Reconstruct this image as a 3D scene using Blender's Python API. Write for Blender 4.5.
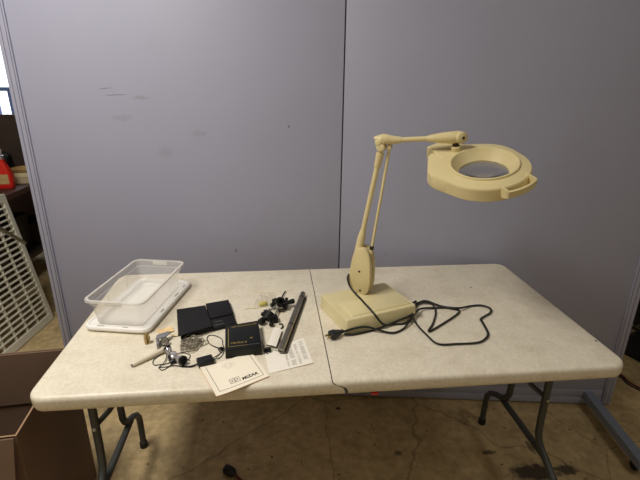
import bpy, bmesh, math, random
from mathutils import Vector, Matrix

for o in list(bpy.data.objects):
    bpy.data.objects.remove(o, do_unlink=True)
scene = bpy.context.scene
COL = scene.collection
random.seed(7)

# ------------------------------------------------------------------ camera
YAW, PITCH, ROLL = 0.1071, 0.3424, 0.0117
fw = Vector((math.sin(YAW) * math.cos(PITCH), math.cos(YAW) * math.cos(PITCH), -math.sin(PITCH)))
rt0 = Vector((math.cos(YAW), -math.sin(YAW), 0))
up0 = rt0.cross(fw)
rt = rt0 * math.cos(ROLL) + up0 * math.sin(ROLL)
up = up0 * math.cos(ROLL) - rt0 * math.sin(ROLL)
cam_data = bpy.data.cameras.new('camera')
cam_data.sensor_width = 36
cam_data.sensor_fit = 'HORIZONTAL'
cam_data.lens = 443.74 / 640 * 36
cam_data.clip_start = 0.02
cam = bpy.data.objects.new('camera', cam_data)
COL.objects.link(cam)
m = Matrix((rt, up, -fw)).transposed().to_4x4()
m.translation = Vector((-0.079, -1.3535, 1.5094))
cam.matrix_world = m
scene.camera = cam

# ------------------------------------------------------------------ world, lights, exposure
world = bpy.data.worlds.new('overcast_sky')
scene.world = world
world.use_nodes = True
bg = world.node_tree.nodes['Background']
bg.inputs[0].default_value = (0.80, 0.90, 1.0, 1)
bg.inputs[1].default_value = 2.5
scene.view_settings.view_transform = 'Standard'
scene.view_settings.look = 'None'
scene.view_settings.gamma = 1
scene.view_settings.use_curve_mapping = False
scene.view_settings.exposure = 0.2


def area(name, loc, sx, sy, power, color, rot=(0, 0, 0)):
    d = bpy.data.lights.new(name, 'AREA')
    d.shape = 'RECTANGLE'
    d.size, d.size_y = sx, sy
    d.energy = power
    d.color = color
    o = bpy.data.objects.new(name, d)
    o.location = loc
    o.rotation_euler = rot
    COL.objects.link(o)
    return o


CEIL = 2.9
WARM = (1.0, 0.955, 0.88)
# overhead room lamps on the camera's side of the divider; the back of the room gets its light from the window
area('ceiling_lamp_left_offscreen', (-1.2, -0.6, CEIL - 0.03), 0.5, 1.15, 48, WARM)
area('ceiling_lamp_right_offscreen', (1.7, -1.6, CEIL - 0.03), 0.5, 1.15, 9, WARM)


# ------------------------------------------------------------------ materials
def lin(c):
    return tuple(((v / 255) / 12.92 if v / 255 <= 0.04045 else ((v / 255 + 0.055) / 1.055) ** 2.4) for v in c) + (1,)


def mat(name, rgb, rough=0.5, metal=0.0, var=0.0, scale=8.0, bump=0.0, bscale=120.0, spec=0.5,
        dirt=None, dscale=4.0, dlo=0.55, dhi=0.7, damount=0.6):
    M = bpy.data.materials.new(name)
    M.use_nodes = True
    nt = M.node_tree
    b = nt.nodes['Principled BSDF']
    b.inputs['Roughness'].default_value = rough
    b.inputs['Metallic'].default_value = metal
    b.inputs['Specular IOR Level'].default_value = spec
    c = lin(rgb)
    b.inputs['Base Color'].default_value = c
    tc = nt.nodes.new('ShaderNodeTexCoord')
    out = None
    if var or dirt:
        n = nt.nodes.new('ShaderNodeTexNoise')
        n.inputs['Scale'].default_value = scale
        n.inputs['Detail'].default_value = 6
        nt.links.new(tc.outputs['Object'], n.inputs['Vector'])
        r = nt.nodes.new('ShaderNodeValToRGB')
        r.color_ramp.elements[0].position = 0.3
        r.color_ramp.elements[1].position = 0.7
        r.color_ramp.elements[0].color = tuple(v * (1 - var) for v in c[:3]) + (1,)
        r.color_ramp.elements[1].color = tuple(min(1, v * (1 + var * 0.6)) for v in c[:3]) + (1,)
        nt.links.new(n.outputs['Fac'], r.inputs[0])
        out = r.outputs[0]
    if dirt:
        n2 = nt.nodes.new('ShaderNodeTexNoise')
        n2.inputs['Scale'].default_value = dscale
        n2.inputs['Detail'].default_value = 8
        n2.inputs['Roughness'].default_value = 0.65
        nt.links.new(tc.outputs['Object'], n2.inputs['Vector'])
        r2 = nt.nodes.new('ShaderNodeMapRange')
        r2.inputs[1].default_value = dlo
        r2.inputs[2].default_value = dhi
        r2.inputs[3].default_value = 0
        r2.inputs[4].default_value = damount
        nt.links.new(n2.outputs['Fac'], r2.inputs[0])
        mx = nt.nodes.new('ShaderNodeMix')
        mx.data_type = 'RGBA'
        mx.inputs[7].default_value = lin(dirt)
        nt.links.new(r2.outputs[0], mx.inputs[0])
        nt.links.new(out, mx.inputs[6])
        out = mx.outputs[2]
    if out:
        nt.links.new(out, b.inputs['Base Color'])
    if bump:
        n3 = nt.nodes.new('ShaderNodeTexNoise')
        n3.inputs['Scale'].default_value = bscale
        n3.inputs['Detail'].default_value = 3
        nt.links.new(tc.outputs['Object'], n3.inputs['Vector'])
        bp = nt.nodes.new('ShaderNodeBump')
        bp.inputs['Strength'].default_value = bump
        bp.inputs['Distance'].default_value = 0.002
        nt.links.new(n3.outputs['Fac'], bp.inputs['Height'])
        nt.links.new(bp.outputs[0], b.inputs['Normal'])
    return M


def add_spots(M, spots, rgb):
    """stains with a shape of their own: (x, y, z, rx, ry, rz, strength) ellipsoids in object space"""
    nt = M.node_tree
    b = nt.nodes['Principled BSDF']
    src = b.inputs['Base Color'].links[0].from_socket
    tc = nt.nodes.new('ShaderNodeTexCoord')
    nz = nt.nodes.new('ShaderNodeTexNoise')
    nz.inputs['Scale'].default_value = 45
    nz.inputs['Detail'].default_value = 4
    nt.links.new(tc.outputs['Object'], nz.inputs['Vector'])
    for (x, y, z, rx, ry, rz, st) in spots:
        mp = nt.nodes.new('ShaderNodeMapping')
        mp.vector_type = 'POINT'
        mp.inputs['Location'].default_value = (-x / rx, -y / ry, -z / rz)
        mp.inputs['Scale'].default_value = (1 / rx, 1 / ry, 1 / rz)
        nt.links.new(tc.outputs['Object'], mp.inputs['Vector'])
        ln = nt.nodes.new('ShaderNodeVectorMath')
        ln.operation = 'LENGTH'
        nt.links.new(mp.outputs[0], ln.inputs[0])
        ad = nt.nodes.new('ShaderNodeMath')
        ad.operation = 'ADD'
        nt.links.new(ln.outputs['Value'], ad.inputs[0])
        nt.links.new(nz.outputs['Fac'], ad.inputs[1])
        mr = nt.nodes.new('ShaderNodeMapRange')
        mr.inputs[1].default_value = 0.95
        mr.inputs[2].default_value = 1.30
        mr.inputs[3].default_value = st
        mr.inputs[4].default_value = 0
        nt.links.new(ad.outputs[0], mr.inputs[0])
        mx = nt.nodes.new('ShaderNodeMix')
        mx.data_type = 'RGBA'
        mx.inputs[7].default_value = lin(rgb)
        nt.links.new(mr.outputs[0], mx.inputs[0])
        nt.links.new(src, mx.inputs[6])
        src = mx.outputs[2]
    nt.links.new(src, b.inputs['Base Color'])


def add_cracks(M, rgb):
    """thin wandering hairline cracks, dark dirt in them"""
    nt = M.node_tree
    b = nt.nodes['Principled BSDF']
    src = b.inputs['Base Color'].links[0].from_socket
    tc = nt.nodes.new('ShaderNodeTexCoord')
    nz = nt.nodes.new('ShaderNodeTexNoise')
    nz.inputs['Scale'].default_value = 4
    nz.inputs['Detail'].default_value = 5
    nt.links.new(tc.outputs['Object'], nz.inputs['Vector'])
    sc_ = nt.nodes.new('ShaderNodeVectorMath')
    sc_.operation = 'SCALE'
    sc_.inputs['Scale'].default_value = 0.10
    nt.links.new(nz.outputs['Color'], sc_.inputs[0])
    ad = nt.nodes.new('ShaderNodeVectorMath')
    nt.links.new(tc.outputs['Object'], ad.inputs[0])
    nt.links.new(sc_.outputs[0], ad.inputs[1])
    vo = nt.nodes.new('ShaderNodeTexVoronoi')
    vo.feature = 'DISTANCE_TO_EDGE'
    vo.inputs['Scale'].default_value = 1.3
    nt.links.new(ad.outputs[0], vo.inputs['Vector'])
    mr = nt.nodes.new('ShaderNodeMapRange')
    mr.inputs[1].default_value = 0.001
    mr.inputs[2].default_value = 0.005
    mr.inputs[3].default_value = 0.45
    mr.inputs[4].default_value = 0
    nt.links.new(vo.outputs['Distance'], mr.inputs[0])
    mx = nt.nodes.new('ShaderNodeMix')
    mx.data_type = 'RGBA'
    mx.inputs[7].default_value = lin(rgb)
    nt.links.new(mr.outputs[0], mx.inputs[0])
    nt.links.new(src, mx.inputs[6])
    nt.links.new(mx.outputs[2], b.inputs['Base Color'])


def see_through(name, rgb, opacity, rough=0.25):
    """translucent moulded plastic: part of the light passes straight through"""
    M = mat(name, rgb, rough)
    nt = M.node_tree
    b = nt.nodes['Principled BSDF']
    o = nt.nodes['Material Output']
    t = nt.nodes.new('ShaderNodeBsdfTransparent')
    t.inputs[0].default_value = (0.97, 0.96, 0.94, 1)
    mx = nt.nodes.new('ShaderNodeMixShader')
    mx.inputs[0].default_value = opacity
    nt.links.new(t.outputs[0], mx.inputs[1])
    nt.links.new(b.outputs[0], mx.inputs[2])
    nt.links.new(mx.outputs[0], o.inputs[0])
    return M


def glass(name, rough=0.0, tint=(1, 1, 1, 1)):
    M = mat(name, (255, 255, 255), rough)
    b = M.node_tree.nodes['Principled BSDF']
    b.inputs['Transmission Weight'].default_value = 1.0
    b.inputs['Base Color'].default_value = tint
    b.inputs['IOR'].default_value = 1.45
    return M


MT = {}
MT['table'] = mat('table_plastic', (231, 222, 202), 0.40, var=0.10, scale=110, bump=0.2, bscale=240,
                  dirt=(176, 157, 120), dscale=13, dlo=0.46, dhi=0.78, damount=0.36)
MT['leg'] = mat('grey_powder_coat', (74, 76, 74), 0.45, metal=0.3, var=0.1)
MT['rubber'] = mat('black_rubber', (22, 22, 22), 0.7)
MT['red'] = mat('red_plastic', (170, 40, 28), 0.5)
MT['panel'] = mat('lilac_panel', (162, 163, 182), 0.55, var=0.025, scale=3, bump=0.15, bscale=300,
                  dirt=(150, 147, 160), dscale=2.2, dlo=0.55, dhi=0.85, damount=0.35)
MT['panel_frame'] = mat('lilac_metal', (162, 163, 182), 0.4, var=0.05, scale=9,
                        dirt=(120, 112, 106), dscale=12, dlo=0.6, dhi=0.75, damount=0.4)
MT['foot_paint'] = mat('blue_grey_paint', (132, 142, 162), 0.4, var=0.06)
MT['cream'] = mat('cream_enamel', (224, 208, 158), 0.38, var=0.03, scale=20, spec=0.4)
MT['cream_base'] = mat('cream_enamel_aged', (224, 211, 164), 0.42, var=0.05, scale=18,
                       dirt=(184, 166, 118), dscale=9, dlo=0.55, dhi=0.8, damount=0.5)
MT['cord'] = mat('black_cord', (26, 27, 25), 0.45)
MT['plug'] = mat('plug_black', (24, 26, 28), 0.5)
MT['brass'] = mat('brass', (186, 164, 112), 0.4, metal=0.6)
MT['steel'] = mat('brushed_steel', (190, 186, 176), 0.35, metal=0.75, var=0.1, scale=30)
MT['chain'] = mat('dull_silver_chain', (150, 142, 124), 0.45, metal=0.25, var=0.35, scale=160)
MT['slip_ink'] = mat('faint_slip_ink', (206, 200, 190), 0.7)
MT['screw'] = mat('dark_screw', (70, 66, 54), 0.4, metal=0.8)
MT['leather'] = mat('black_leatherette', (17, 17, 17), 0.45, var=0.15, scale=30, spec=0.3, bump=0.35, bscale=420)
MT['blackbox'] = mat('black_card', (15, 17, 16), 0.4, var=0.1, spec=0.3)
MT['blackplastic'] = mat('black_plastic', (14, 14, 15), 0.4, spec=0.35)
MT['gold'] = mat('gold_print', (158, 134, 66), 0.5)
MT['grey_print'] = mat('grey_print', (104, 104, 104), 0.5)
MT['paper'] = mat('cream_paper', (250, 240, 220), 0.7, var=0.02)
MT['white_paper'] = mat('white_paper', (246, 240, 228), 0.7, var=0.02)
MT['paper_edge'] = mat('paper_edge', (228, 186, 150), 0.8)
MT['ink'] = mat('black_ink', (48, 44, 42), 0.6)
MT['pale_ink'] = mat('small_print_ink', (176, 171, 162), 0.7)
MT['gun'] = mat('gunmetal', (150, 144, 134), 0.34, metal=0.9, var=0.15, scale=25)
MT['gun_dark'] = mat('gunmetal_dark', (88, 82, 72), 0.36, metal=0.85, var=0.1)
MT['tub'] = see_through('milky_plastic', (252, 250, 246), 0.34)
MT['tub_bottom'] = see_through('milky_plastic_base', (252, 250, 246), 0.5)
MT['lid'] = mat('white_plastic', (244, 241, 236), 0.35, var=0.02)
MT['film'] = see_through('plastic_film', (250, 250, 246), 0.14, 0.12)
MT['yellow'] = mat('olive_yellow', (196, 186, 96), 0.5)
MT['wand'] = mat('ivory_plastic', (222, 212, 190), 0.4)
MT['silver'] = mat('silver_plastic', (206, 202, 206), 0.25, metal=0.7)
MT['grey_card'] = mat('grey_metal', (150, 150, 158), 0.35, metal=0.5)
MT['tan'] = mat('tan_scrap', (236, 204, 150), 0.7, var=0.15, scale=60)
MT['cardboard'] = mat('cardboard', (118, 94, 75), 0.85, var=0.1, scale=5, bump=0.1, bscale=90,
                      dirt=(86, 68, 56), dscale=4, dlo=0.58, dhi=0.75, damount=0.5)
MT['card_edge'] = mat('cardboard_edge', (160, 128, 98), 0.9)
MT['lattice'] = mat('white_lattice_plastic', (226, 224, 210), 0.5, var=0.05)
MT['rod'] = mat('grey_rod', (150, 146, 138), 0.4, metal=0.4)
MT['desk'] = mat('dark_wood', (84, 56, 48), 0.5, var=0.15, scale=12)
MT['board'] = mat('dark_brown_board', (74, 60, 50), 0.7, var=0.1)
MT['bottle'] = mat('red_bottle', (226, 44, 30), 0.3)
MT['label'] = mat('bottle_label', (206, 176, 120), 0.6, var=0.2, scale=40)
MT['wood'] = mat('pale_wood', (196, 160, 104), 0.6, var=0.1)
MT['tray'] = mat('cream_carton', (220, 206, 168), 0.6)
MT['wall'] = mat('painted_wall', (186, 180, 168), 0.8, var=0.03)
MT['ceiling'] = mat('ceiling_tile', (200, 196, 186), 0.9, var=0.03)
MT['floor'] = mat('stained_concrete', (202, 178, 132), 0.55, var=0.22, scale=30, bump=0.25, bscale=60,
                  dirt=(122, 100, 66), dscale=9, dlo=0.45, dhi=0.72, damount=0.55)
add_spots(MT['floor'], [(0.96, -0.05, 0, .15, .07, .3, .95), (1.10, -0.05, 0, .08, .04, .3, .9), (1.02, .08, 0, .02, .06, .3, .7),
                        (0.82, .07, 0, .05, .02, .3, .8), (0.43, .10, 0, .03, .02, .3, .7), (0.21, .40, 0, .02, .015, .3, .9)], (56, 46, 34))
add_cracks(MT['floor'], (84, 70, 50))
MT['winframe'] = mat('blue_frame', (64, 84, 132), 0.5)
MT['white_frame'] = mat('white_frame', (220, 220, 216), 0.5)
MT['pane'] = see_through('window_glass', (240, 246, 250), 0.04, 0.02)
MT['redcable'] = mat('red_cable', (110, 34, 32), 0.5)
MT['black_mesh'] = mat('black_mesh', (30, 31, 31), 0.5)
MT['debris'] = mat('dark_debris', (40, 34, 28), 0.8)


# ------------------------------------------------------------------ mesh helpers
def link(name, me, material=None, parent=None, smooth=False):
    o = bpy.data.objects.new(name, me)
    COL.objects.link(o)
    if material:
        me.materials.append(MT[material] if isinstance(material, str) else material)
    if parent:
        o.parent = parent
    if smooth:
        for p in me.polygons:
            p.use_smooth = True
    return o


def pyd(name, v, f, material, parent=None, smooth=False):
    me = bpy.data.meshes.new(name)
    me.from_pydata([tuple(x) for x in v], [], f)
    bm = bmesh.new()
    bm.from_mesh(me)
    bmesh.ops.remove_doubles(bm, verts=bm.verts, dist=1e-6)
    bmesh.ops.recalc_face_normals(bm, faces=bm.faces)
    bm.to_mesh(me)
    bm.free()
    return link(name, me, material, parent, smooth)


def frombm(name, bm, material, parent=None, smooth=False):
    me = bpy.data.meshes.new(name)
    bmesh.ops.recalc_face_normals(bm, faces=bm.faces)
    bm.to_mesh(me)
    bm.free()
    return link(name, me, material, parent, smooth)


def auto(o, ang=40):
    for p in o.data.polygons:
        p.use_smooth = True
    a = math.radians(ang)
    bm = bmesh.new()
    bm.from_mesh(o.data)
    for e in bm.edges:
        if len(e.link_faces) == 2 and e.calc_face_angle(0) > a:
            e.smooth = False
    bm.to_mesh(o.data)
    bm.free()
    return o


def box(name, c, s, material, parent=None, bevel=0.0, rot=None, seg=2):
    bm = bmesh.new()
    bmesh.ops.create_cube(bm, size=1)
    bmesh.ops.scale(bm, vec=s, verts=bm.verts)
    if bevel:
        bmesh.ops.bevel(bm, geom=bm.edges[:], offset=bevel, segments=seg, affect='EDGES', profile=0.5)
    if rot is not None:
        bmesh.ops.transform(bm, matrix=rot.to_4x4(), verts=bm.verts)
    bmesh.ops.translate(bm, vec=c, verts=bm.verts)
    return auto(frombm(name, bm, material, parent), 35)


def prism(name, outline, z0, z1, material, parent=None, bevel=0.0, seg=2):
    n = len(outline)
    v = [(x, y, z0) for x, y in outline] + [(x, y, z1) for x, y in outline]
    f = [tuple(range(n))[::-1], tuple(range(n, 2 * n))] + [(i, (i + 1) % n, n + (i + 1) % n, n + i) for i in range(n)]
    me = bpy.data.meshes.new(name)
    me.from_pydata(v, [], f)
    bm = bmesh.new()
    bm.from_mesh(me)
    bpy.data.meshes.remove(me)
    if bevel:
        es = [e for e in bm.edges if abs(e.verts[0].co.z - e.verts[1].co.z) < 1e-6]
        bmesh.ops.bevel(bm, geom=es, offset=bevel, segments=seg, affect='EDGES', profile=0.5)
    return auto(frombm(name, bm, material, parent), 35)


def loft(name, rings, material, parent=None, cap0=True, cap1=True, ang=40):
    n = len(rings[0])
    v = [p for r in rings for p in r]
    f = []
    for k in range(len(rings) - 1):
        for i in range(n):
            j = (i + 1) % n
            f.append((k * n + i, k * n + j, (k + 1) * n + j, (k + 1) * n + i))
    if cap0:
        f.append(tuple(range(n))[::-1])
    if cap1:
        f.append(tuple(range((len(rings) - 1) * n, len(rings) * n)))
    return auto(pyd(name, v, f, material, parent), ang)


def lathe(name, prof, material, parent=None, n=32, closed=False, at=(0, 0, 0), axis=None, ang=40):
    """prof: (radius, height) pairs spun round the local z axis"""
    rings = [[Vector((max(r, 1e-5) * math.cos(2 * math.pi * i / n), max(r, 1e-5) * math.sin(2 * math.pi * i / n), h)) for i in range(n)]
             for r, h in prof]
    if axis is not None:
        q = Vector((0, 0, 1)).rotation_difference(Vector(axis).normalized())
        rings = [[q @ p for p in r] for r in rings]
    rings = [[p + Vector(at) for p in r] for r in rings]
    if closed:
        rings.append(rings[0])
        return loft(name, rings, material, parent, False, False, ang)
    return loft(name, rings, material, parent, True, True, ang)


def spline(pts, sub=6, closed=False):
    P = [Vector(p) for p in pts]
    n = len(P)
    out = []
    last = n if closed else n - 1
    for i in range(last):
        if closed:
            p0, p1, p2, p3 = P[(i - 1) % n], P[i], P[(i + 1) % n], P[(i + 2) % n]
        else:
            p0, p1, p2, p3 = P[max(i - 1, 0)], P[i], P[i + 1], P[min(i + 2, n - 1)]
        for k in range(sub):
            t = k / sub
            out.append(0.5 * ((2 * p1) + (p2 - p0) * t + (2 * p0 - 5 * p1 + 4 * p2 - p3) * t * t + (3 * p1 - p0 - 3 * p2 + p3) * t ** 3))
    if not closed:
        out.append(P[-1])
    return out


def tube(name, pts, r, material, parent=None, n=8, smooth_sub=0, closed=False, flat=1.0):
    P = spline(pts, smooth_sub, closed) if smooth_sub else [Vector(p) for p in pts]
    rr = r if callable(r) else (lambda t: r)
    rings = []
    m_ = len(P)
    prev = None
    for i, p in enumerate(P):
        if closed:
            d = P[(i + 1) % m_] - P[(i - 1) % m_]
        else:
            d = P[min(i + 1, m_ - 1)] - P[max(i - 1, 0)]
        d.normalize()
        if prev is None:
            a = d.cross(Vector((0, 0, 1)))
            if a.length < 1e-3:
                a = d.cross(Vector((0, 1, 0)))
        else:
            a = prev - d * prev.dot(d)
        a.normalize()
        prev = a
        b = d.cross(a)
        R_ = rr(i / max(m_ - 1, 1))
        rings.append([p + a * R_ * flat * math.cos(2 * math.pi * k / n) + b * R_ * math.sin(2 * math.pi * k / n) for k in range(n)])
    if closed:
        rings.append(rings[0])
        return loft(name, rings, material, parent, False, False, 60)
    return loft(name, rings, material, parent, True, True, 60)


def rrect(w, d, r, n=5, cx=0, cy=0, ang=0):
    pts = []
    for sx, sy, a0 in ((1, 1, 0), (-1, 1, 90), (-1, -1, 180), (1, -1, 270)):
        for k in range(n + 1):
            a = math.radians(a0 + 90 * k / n)
            pts.append((sx * (w / 2 - r) + r * math.cos(a), sy * (d / 2 - r) + r * math.sin(a)))
    ca, sa = math.cos(ang), math.sin(ang)
    return [(cx + x * ca - y * sa, cy + x * sa + y * ca) for x, y in pts]


def ring3(pts, z):
    return [Vector((x, y, z)) for x, y in pts]


def thing(name, label, cat, loc=(0, 0, 0), rz=0.0, group=None):
    o = bpy.data.objects.new(name, None)
    o.empty_display_size = 0.05
    COL.objects.link(o)
    o.location = loc
    o.rotation_euler = (0, 0, rz)
    return tag(o, label, cat, group)


def tag(o, label, cat, group=None):
    o['label'] = label
    o['category'] = cat
    if group:
        o['group'] = group
    return o


def struct(o, label=None):
    o['kind'] = 'structure'
    if label:
        o['label'] = label
    return o


def text_mesh(name, body, size, material, parent, loc, rz=0.0, extrude=0.0003, shear=0.0, align='LEFT', rx=0.0, bold=0.0):
    cu = bpy.data.curves.new('lettering', 'FONT')
    cu.body = body
    cu.size = size
    cu.extrude = extrude
    cu.shear = shear
    cu.offset = bold
    cu.align_x = align
    cu.resolution_u = 2
    tmp = bpy.data.objects.new('lettering', cu)
    COL.objects.link(tmp)
    bpy.context.view_layer.update()
    me = bpy.data.meshes.new_from_object(tmp.evaluated_get(bpy.context.evaluated_depsgraph_get()))
    bpy.data.objects.remove(tmp, do_unlink=True)
    me.materials.clear()
    o = link(name, me, material, parent)
    o.location = loc
    o.rotation_euler = (rx, 0, rz)
    return o


# ================================================================== SETTING
XA, XB, YA, YB = -3.6, 3.6, -3.2, 3.6
struct(pyd('floor', [(XA, YA, 0), (XB, YA, 0), (XB, YB, 0), (XA, YB, 0), (XA, YA, -.1), (XB, YA, -.1), (XB, YB, -.1), (XA, YB, -.1)],
           [(0, 1, 2, 3), (7, 6, 5, 4), (0, 4, 5, 1), (1, 5, 6, 2), (2, 6, 7, 3), (3, 7, 4, 0)], 'floor'), 'stained tan concrete floor')
struct(box('ceiling', (0, (YA + YB) / 2, CEIL + .05), (XB - XA, YB - YA, .1), 'ceiling'), 'pale ceiling')
struct(box('wall_left', (XA - .05, (YA + YB) / 2, CEIL / 2), (.1, YB - YA, CEIL), 'wall'), 'painted side wall')
struct(box('wall_right', (XB + .05, (YA + YB) / 2, CEIL / 2), (.1, YB - YA, CEIL), 'wall'), 'painted side wall')
struct(box('wall_front', (0, YA - .05, CEIL / 2), (XB - XA, .1, CEIL), 'wall'), 'painted wall')
WX0, WX1, WZ0, WZ1 = -3.35, -2.0, 1.1, 2.45


def wall_with_hole():
    xs = [XA, WX0, WX1, XB]
    zs = [0, WZ0, WZ1, CEIL]
    v, f = [], []
    for yy in (YB, YB + .12):
        for z in zs:
            for x in xs:
                v.append((x, yy, z))
    for L in (0, 16):
        for j in range(3):
            for i in range(3):
                if i == 1 and j == 1:
                    continue
                a = L + j * 4 + i
                f.append((a, a + 1, a + 5, a + 4))
    hole = [5, 6, 10, 9]
    for k in range(4):
        a, b = hole[k], hole[(k + 1) % 4]
        f.append((a, b, b + 16, a + 16))
    return pyd('wall_back', v, f, 'wall')


struct(wall_with_hole(), 'painted back wall with a window')
win = bpy.data.objects.new('window_1', None)
COL.objects.link(win)
struct(win, 'bright window with blue frame')
cxw, czw = (WX0 + WX1) / 2, (WZ0 + WZ1) / 2
for nm, c, s in (('window_frame', (cxw, YB + .05, WZ0 + .02), (WX1 - WX0, .08, .04)), ('window_frame', (cxw, YB + .05, WZ1 - .02), (WX1 - WX0, .08, .04)),
                 ('window_frame', (WX0 + .02, YB + .05, czw), (.04, .08, WZ1 - WZ0)), ('window_frame', (WX1 - .02, YB + .05, czw), (.04, .08, WZ1 - WZ0))):
    box(nm, c, s, 'white_frame', win)
box('pane', (cxw, YB + .06, czw), (WX1 - WX0 - .08, .006, WZ1 - WZ0 - .08), 'pane', win)
# blue guard rail seen through the window
for x in (-3.2, -3.0, -2.86, -2.80, -2.735):
    box('guard_bar', (x, YB + .35, 1.22), (.03, .03, .34), 'winframe', win)
box('guard_rail', (-2.97, YB + .35, 1.40), (.5, .04, .04), 'winframe', win)

# ================================================================== DIVIDER
dv = thing('room_divider', 'tall lilac grey partition of two panels behind the table', 'partition', (0.2075, 0.4937, 0), math.atan(-0.145))
HT = 2.05
PW = 1.321
TH = .045
for s in (-1, 1):
    # local y = 0 is the front face
    box('panel', (s * (PW / 2 + .0025), TH / 2, (HT + .09) / 2), (PW, TH - .006, HT - .09), 'panel', dv, bevel=.002)
    x = s * (PW + .002)
    st = box('stile', (x + s * .022, TH / 2 + .003, HT / 2 + .006), (.044, TH + .002, HT - .012), 'panel_frame', dv, bevel=.001)
    for g0, g1 in ((.0, .0148), (.0172, .0348), (.0372, .044)):
        box('stile_strip', (x + s * (.044 - (g0 + g1) / 2), -.0015, HT / 2 + .006), (g1 - g0, .007, HT - .014), 'panel_frame', st, bevel=.0008)
    box('bottom_rail', (s * PW / 2, TH / 2, .027), (PW, TH + .004, .038), 'panel_frame', dv, bevel=.003)
    box('bottom_rail_upper', (s * PW / 2, TH / 2, .068), (PW, TH - .002, .043), 'panel_frame', dv, bevel=.002)
    box('top_rail', (s * PW / 2, TH / 2, HT - .02), (PW, TH + .004, .04), 'panel_frame', dv, bevel=.003)
    # foot with castors
    fx = s * (PW - .072)
    ft = loft('foot', [[Vector((fx + dx, y, z)) for dx, z in ((-.021, .044), (.021, .044), (.021, zt), (-.021, zt))]
                       for y, zt in ((-.44, .070), (-.43, .080), (0, .082), (.44, .080), (.45, .070))], 'foot_paint', dv, ang=25)
    for sy in (-1, 1):
        cs = lathe('castor', [(.006, -.009), (.019, -.009), (.0215, -.005), (.0215, .005), (.019, .009), (.006, .009)], 'rubber', ft, 20,
                   at=(fx, sy * .39, .0215), axis=(1, 0, 0))
        box('castor_fork', (fx, sy * .39, .037), (.028, .026, .016), 'rubber', ft, bevel=.004)
box('seam_strip', (0, TH * .72, HT / 2 + .02), (.012, .006, HT - .06), 'panel_frame', dv)
for x, z, w, h, a in ((-.222, 1.335, .014, .006, 60), (-.93, 1.45, .10, .0012, -3), (-.97, 1.475, .07, .001, -6), (-.47, .78, .006, .02, 10), (.21, .78, .012, .003, 30)):
    c = Vector((x, -.0, z))
    o = pyd('scuff_mark', [(-w / 2, 0, 0), (-w * .2, 0, -h / 2), (w / 2, 0, -h * .2), (w * .3, 0, h / 2), (-w * .3, 0, h * .4)], [(0, 1, 2, 3, 4)], 'grey_print', dv)
    o.location = (x, .0024, z)
    o.rotation_euler = (0, math.radians(a), 0)
add_spots(MT['panel'], [(-.83, 0, 1.44, .05, .2, .012, .30), (-.92, 0, 1.36, .06, .2, .02, .2), (-.60, 0, 1.30, .05, .2, .02, .2), (-.75, 0, 1.22, .05, .2, .03, .15)], (118, 112, 112))

# ================================================================== TABLE
XL, XR, XF, HD, ZT = -0.712, 0.923, 0.0635, 0.381, 0.76
tb = thing('folding_table', 'cream plastic folding table with grey tubular legs', 'table', (0.1, 0, 0))
OX = 0.1
RAD = .045


def table_half(sign):
    xo = (XL if sign < 0 else XR) - OX
    xf = XF - OX + sign * .0013
    # outline from fold-front to outer corner to fold-back
    prof = [(0.014, 0.0), (.008, -.0008), (.0035, -.0035), (.001, -.0075), (0.0, -.012), (0.0, -.016), (0.0005, -.022), (0.001, -.034), (.004, -.0425), (.009, -.046), (.015, -.044), (.018, -.030)]
    rings = []
    for ins, dz in prof:
        h = HD - ins
        xe = xo - sign * ins
        r = max(RAD - ins, .012)
        row = []
        k = max(0.0, min(1.0, (-dz - .002) / .026))
        sh = .036 * (k * k * (3 - 2 * k)) + (.007 * k if sign > 0 else 0)
        row.append((xf + sh, -h))
        for q in range(1, 12):
            f = q / 12
            x = xf + (xe - sign * r - xf) * f
            row.append((x + sh * max(0, 1 - f * 6), -h))
        cx = xe - sign * r
        for q in range(9):
            a = math.radians(90 * q / 8)
            row.append((cx + sign * r * math.sin(a), -(h - r) - r * math.cos(a)))
        for q in range(1, 9):
            a = math.radians(90 * q / 8)
            if q == 1:
                row.append((xe, (h - r)))
            row.append((cx + sign * r * math.cos(a), (h - r) + r * math.sin(a)))
        for q in range(1, 13):
            f = q / 12
            row.append((cx + (xf - cx) * f, h))
        rings.append([(x, y, ZT + dz) for x, y in row])
    n = len(rings[0])
    v = [p for r in rings for p in r]
    f = []
    for kk in range(len(rings) - 1):
        for i in range(n - 1):
            f.append((kk * n + i, kk * n + i + 1, (kk + 1) * n + i + 1, (kk + 1) * n + i))
    f.append(tuple(range(n)))
    f.append(tuple(range((len(rings) - 1) * n, len(rings) * n)))
    # fold side wall
    for kk in range(2):
        pass
    side = [kk * n for kk in range(len(rings))] + [kk * n + n - 1 for kk in reversed(range(len(rings)))]
    o = pyd('tabletop_half', v, f, 'table', tb)
    return auto(o, 50)


table_half(-1)
table_half(1)
for hy in (-.25, .25):
    hb = box('hinge', (XF - OX, hy, ZT - .052), (.12, .035, .010), 'leg', tb, bevel=.002)
    lathe('hinge_pin', [(.007, -.02), (.007, .02)], 'leg', hb, 12, at=(XF - OX, hy, ZT - .058), axis=(0, 1, 0))
tg = box('edge_tag', (0.181 - OX, -.3845 + .012, ZT - .0485), (.020, .018, .003), 'red', tb, bevel=.001)
tg['label'] = 'small red tag under the front edge'
for y in (-.30, .22):
    box('side_rail', (.105 - OX, y, ZT - .040), (1.45, .025, .028), 'leg', tb, bevel=.004)


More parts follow.
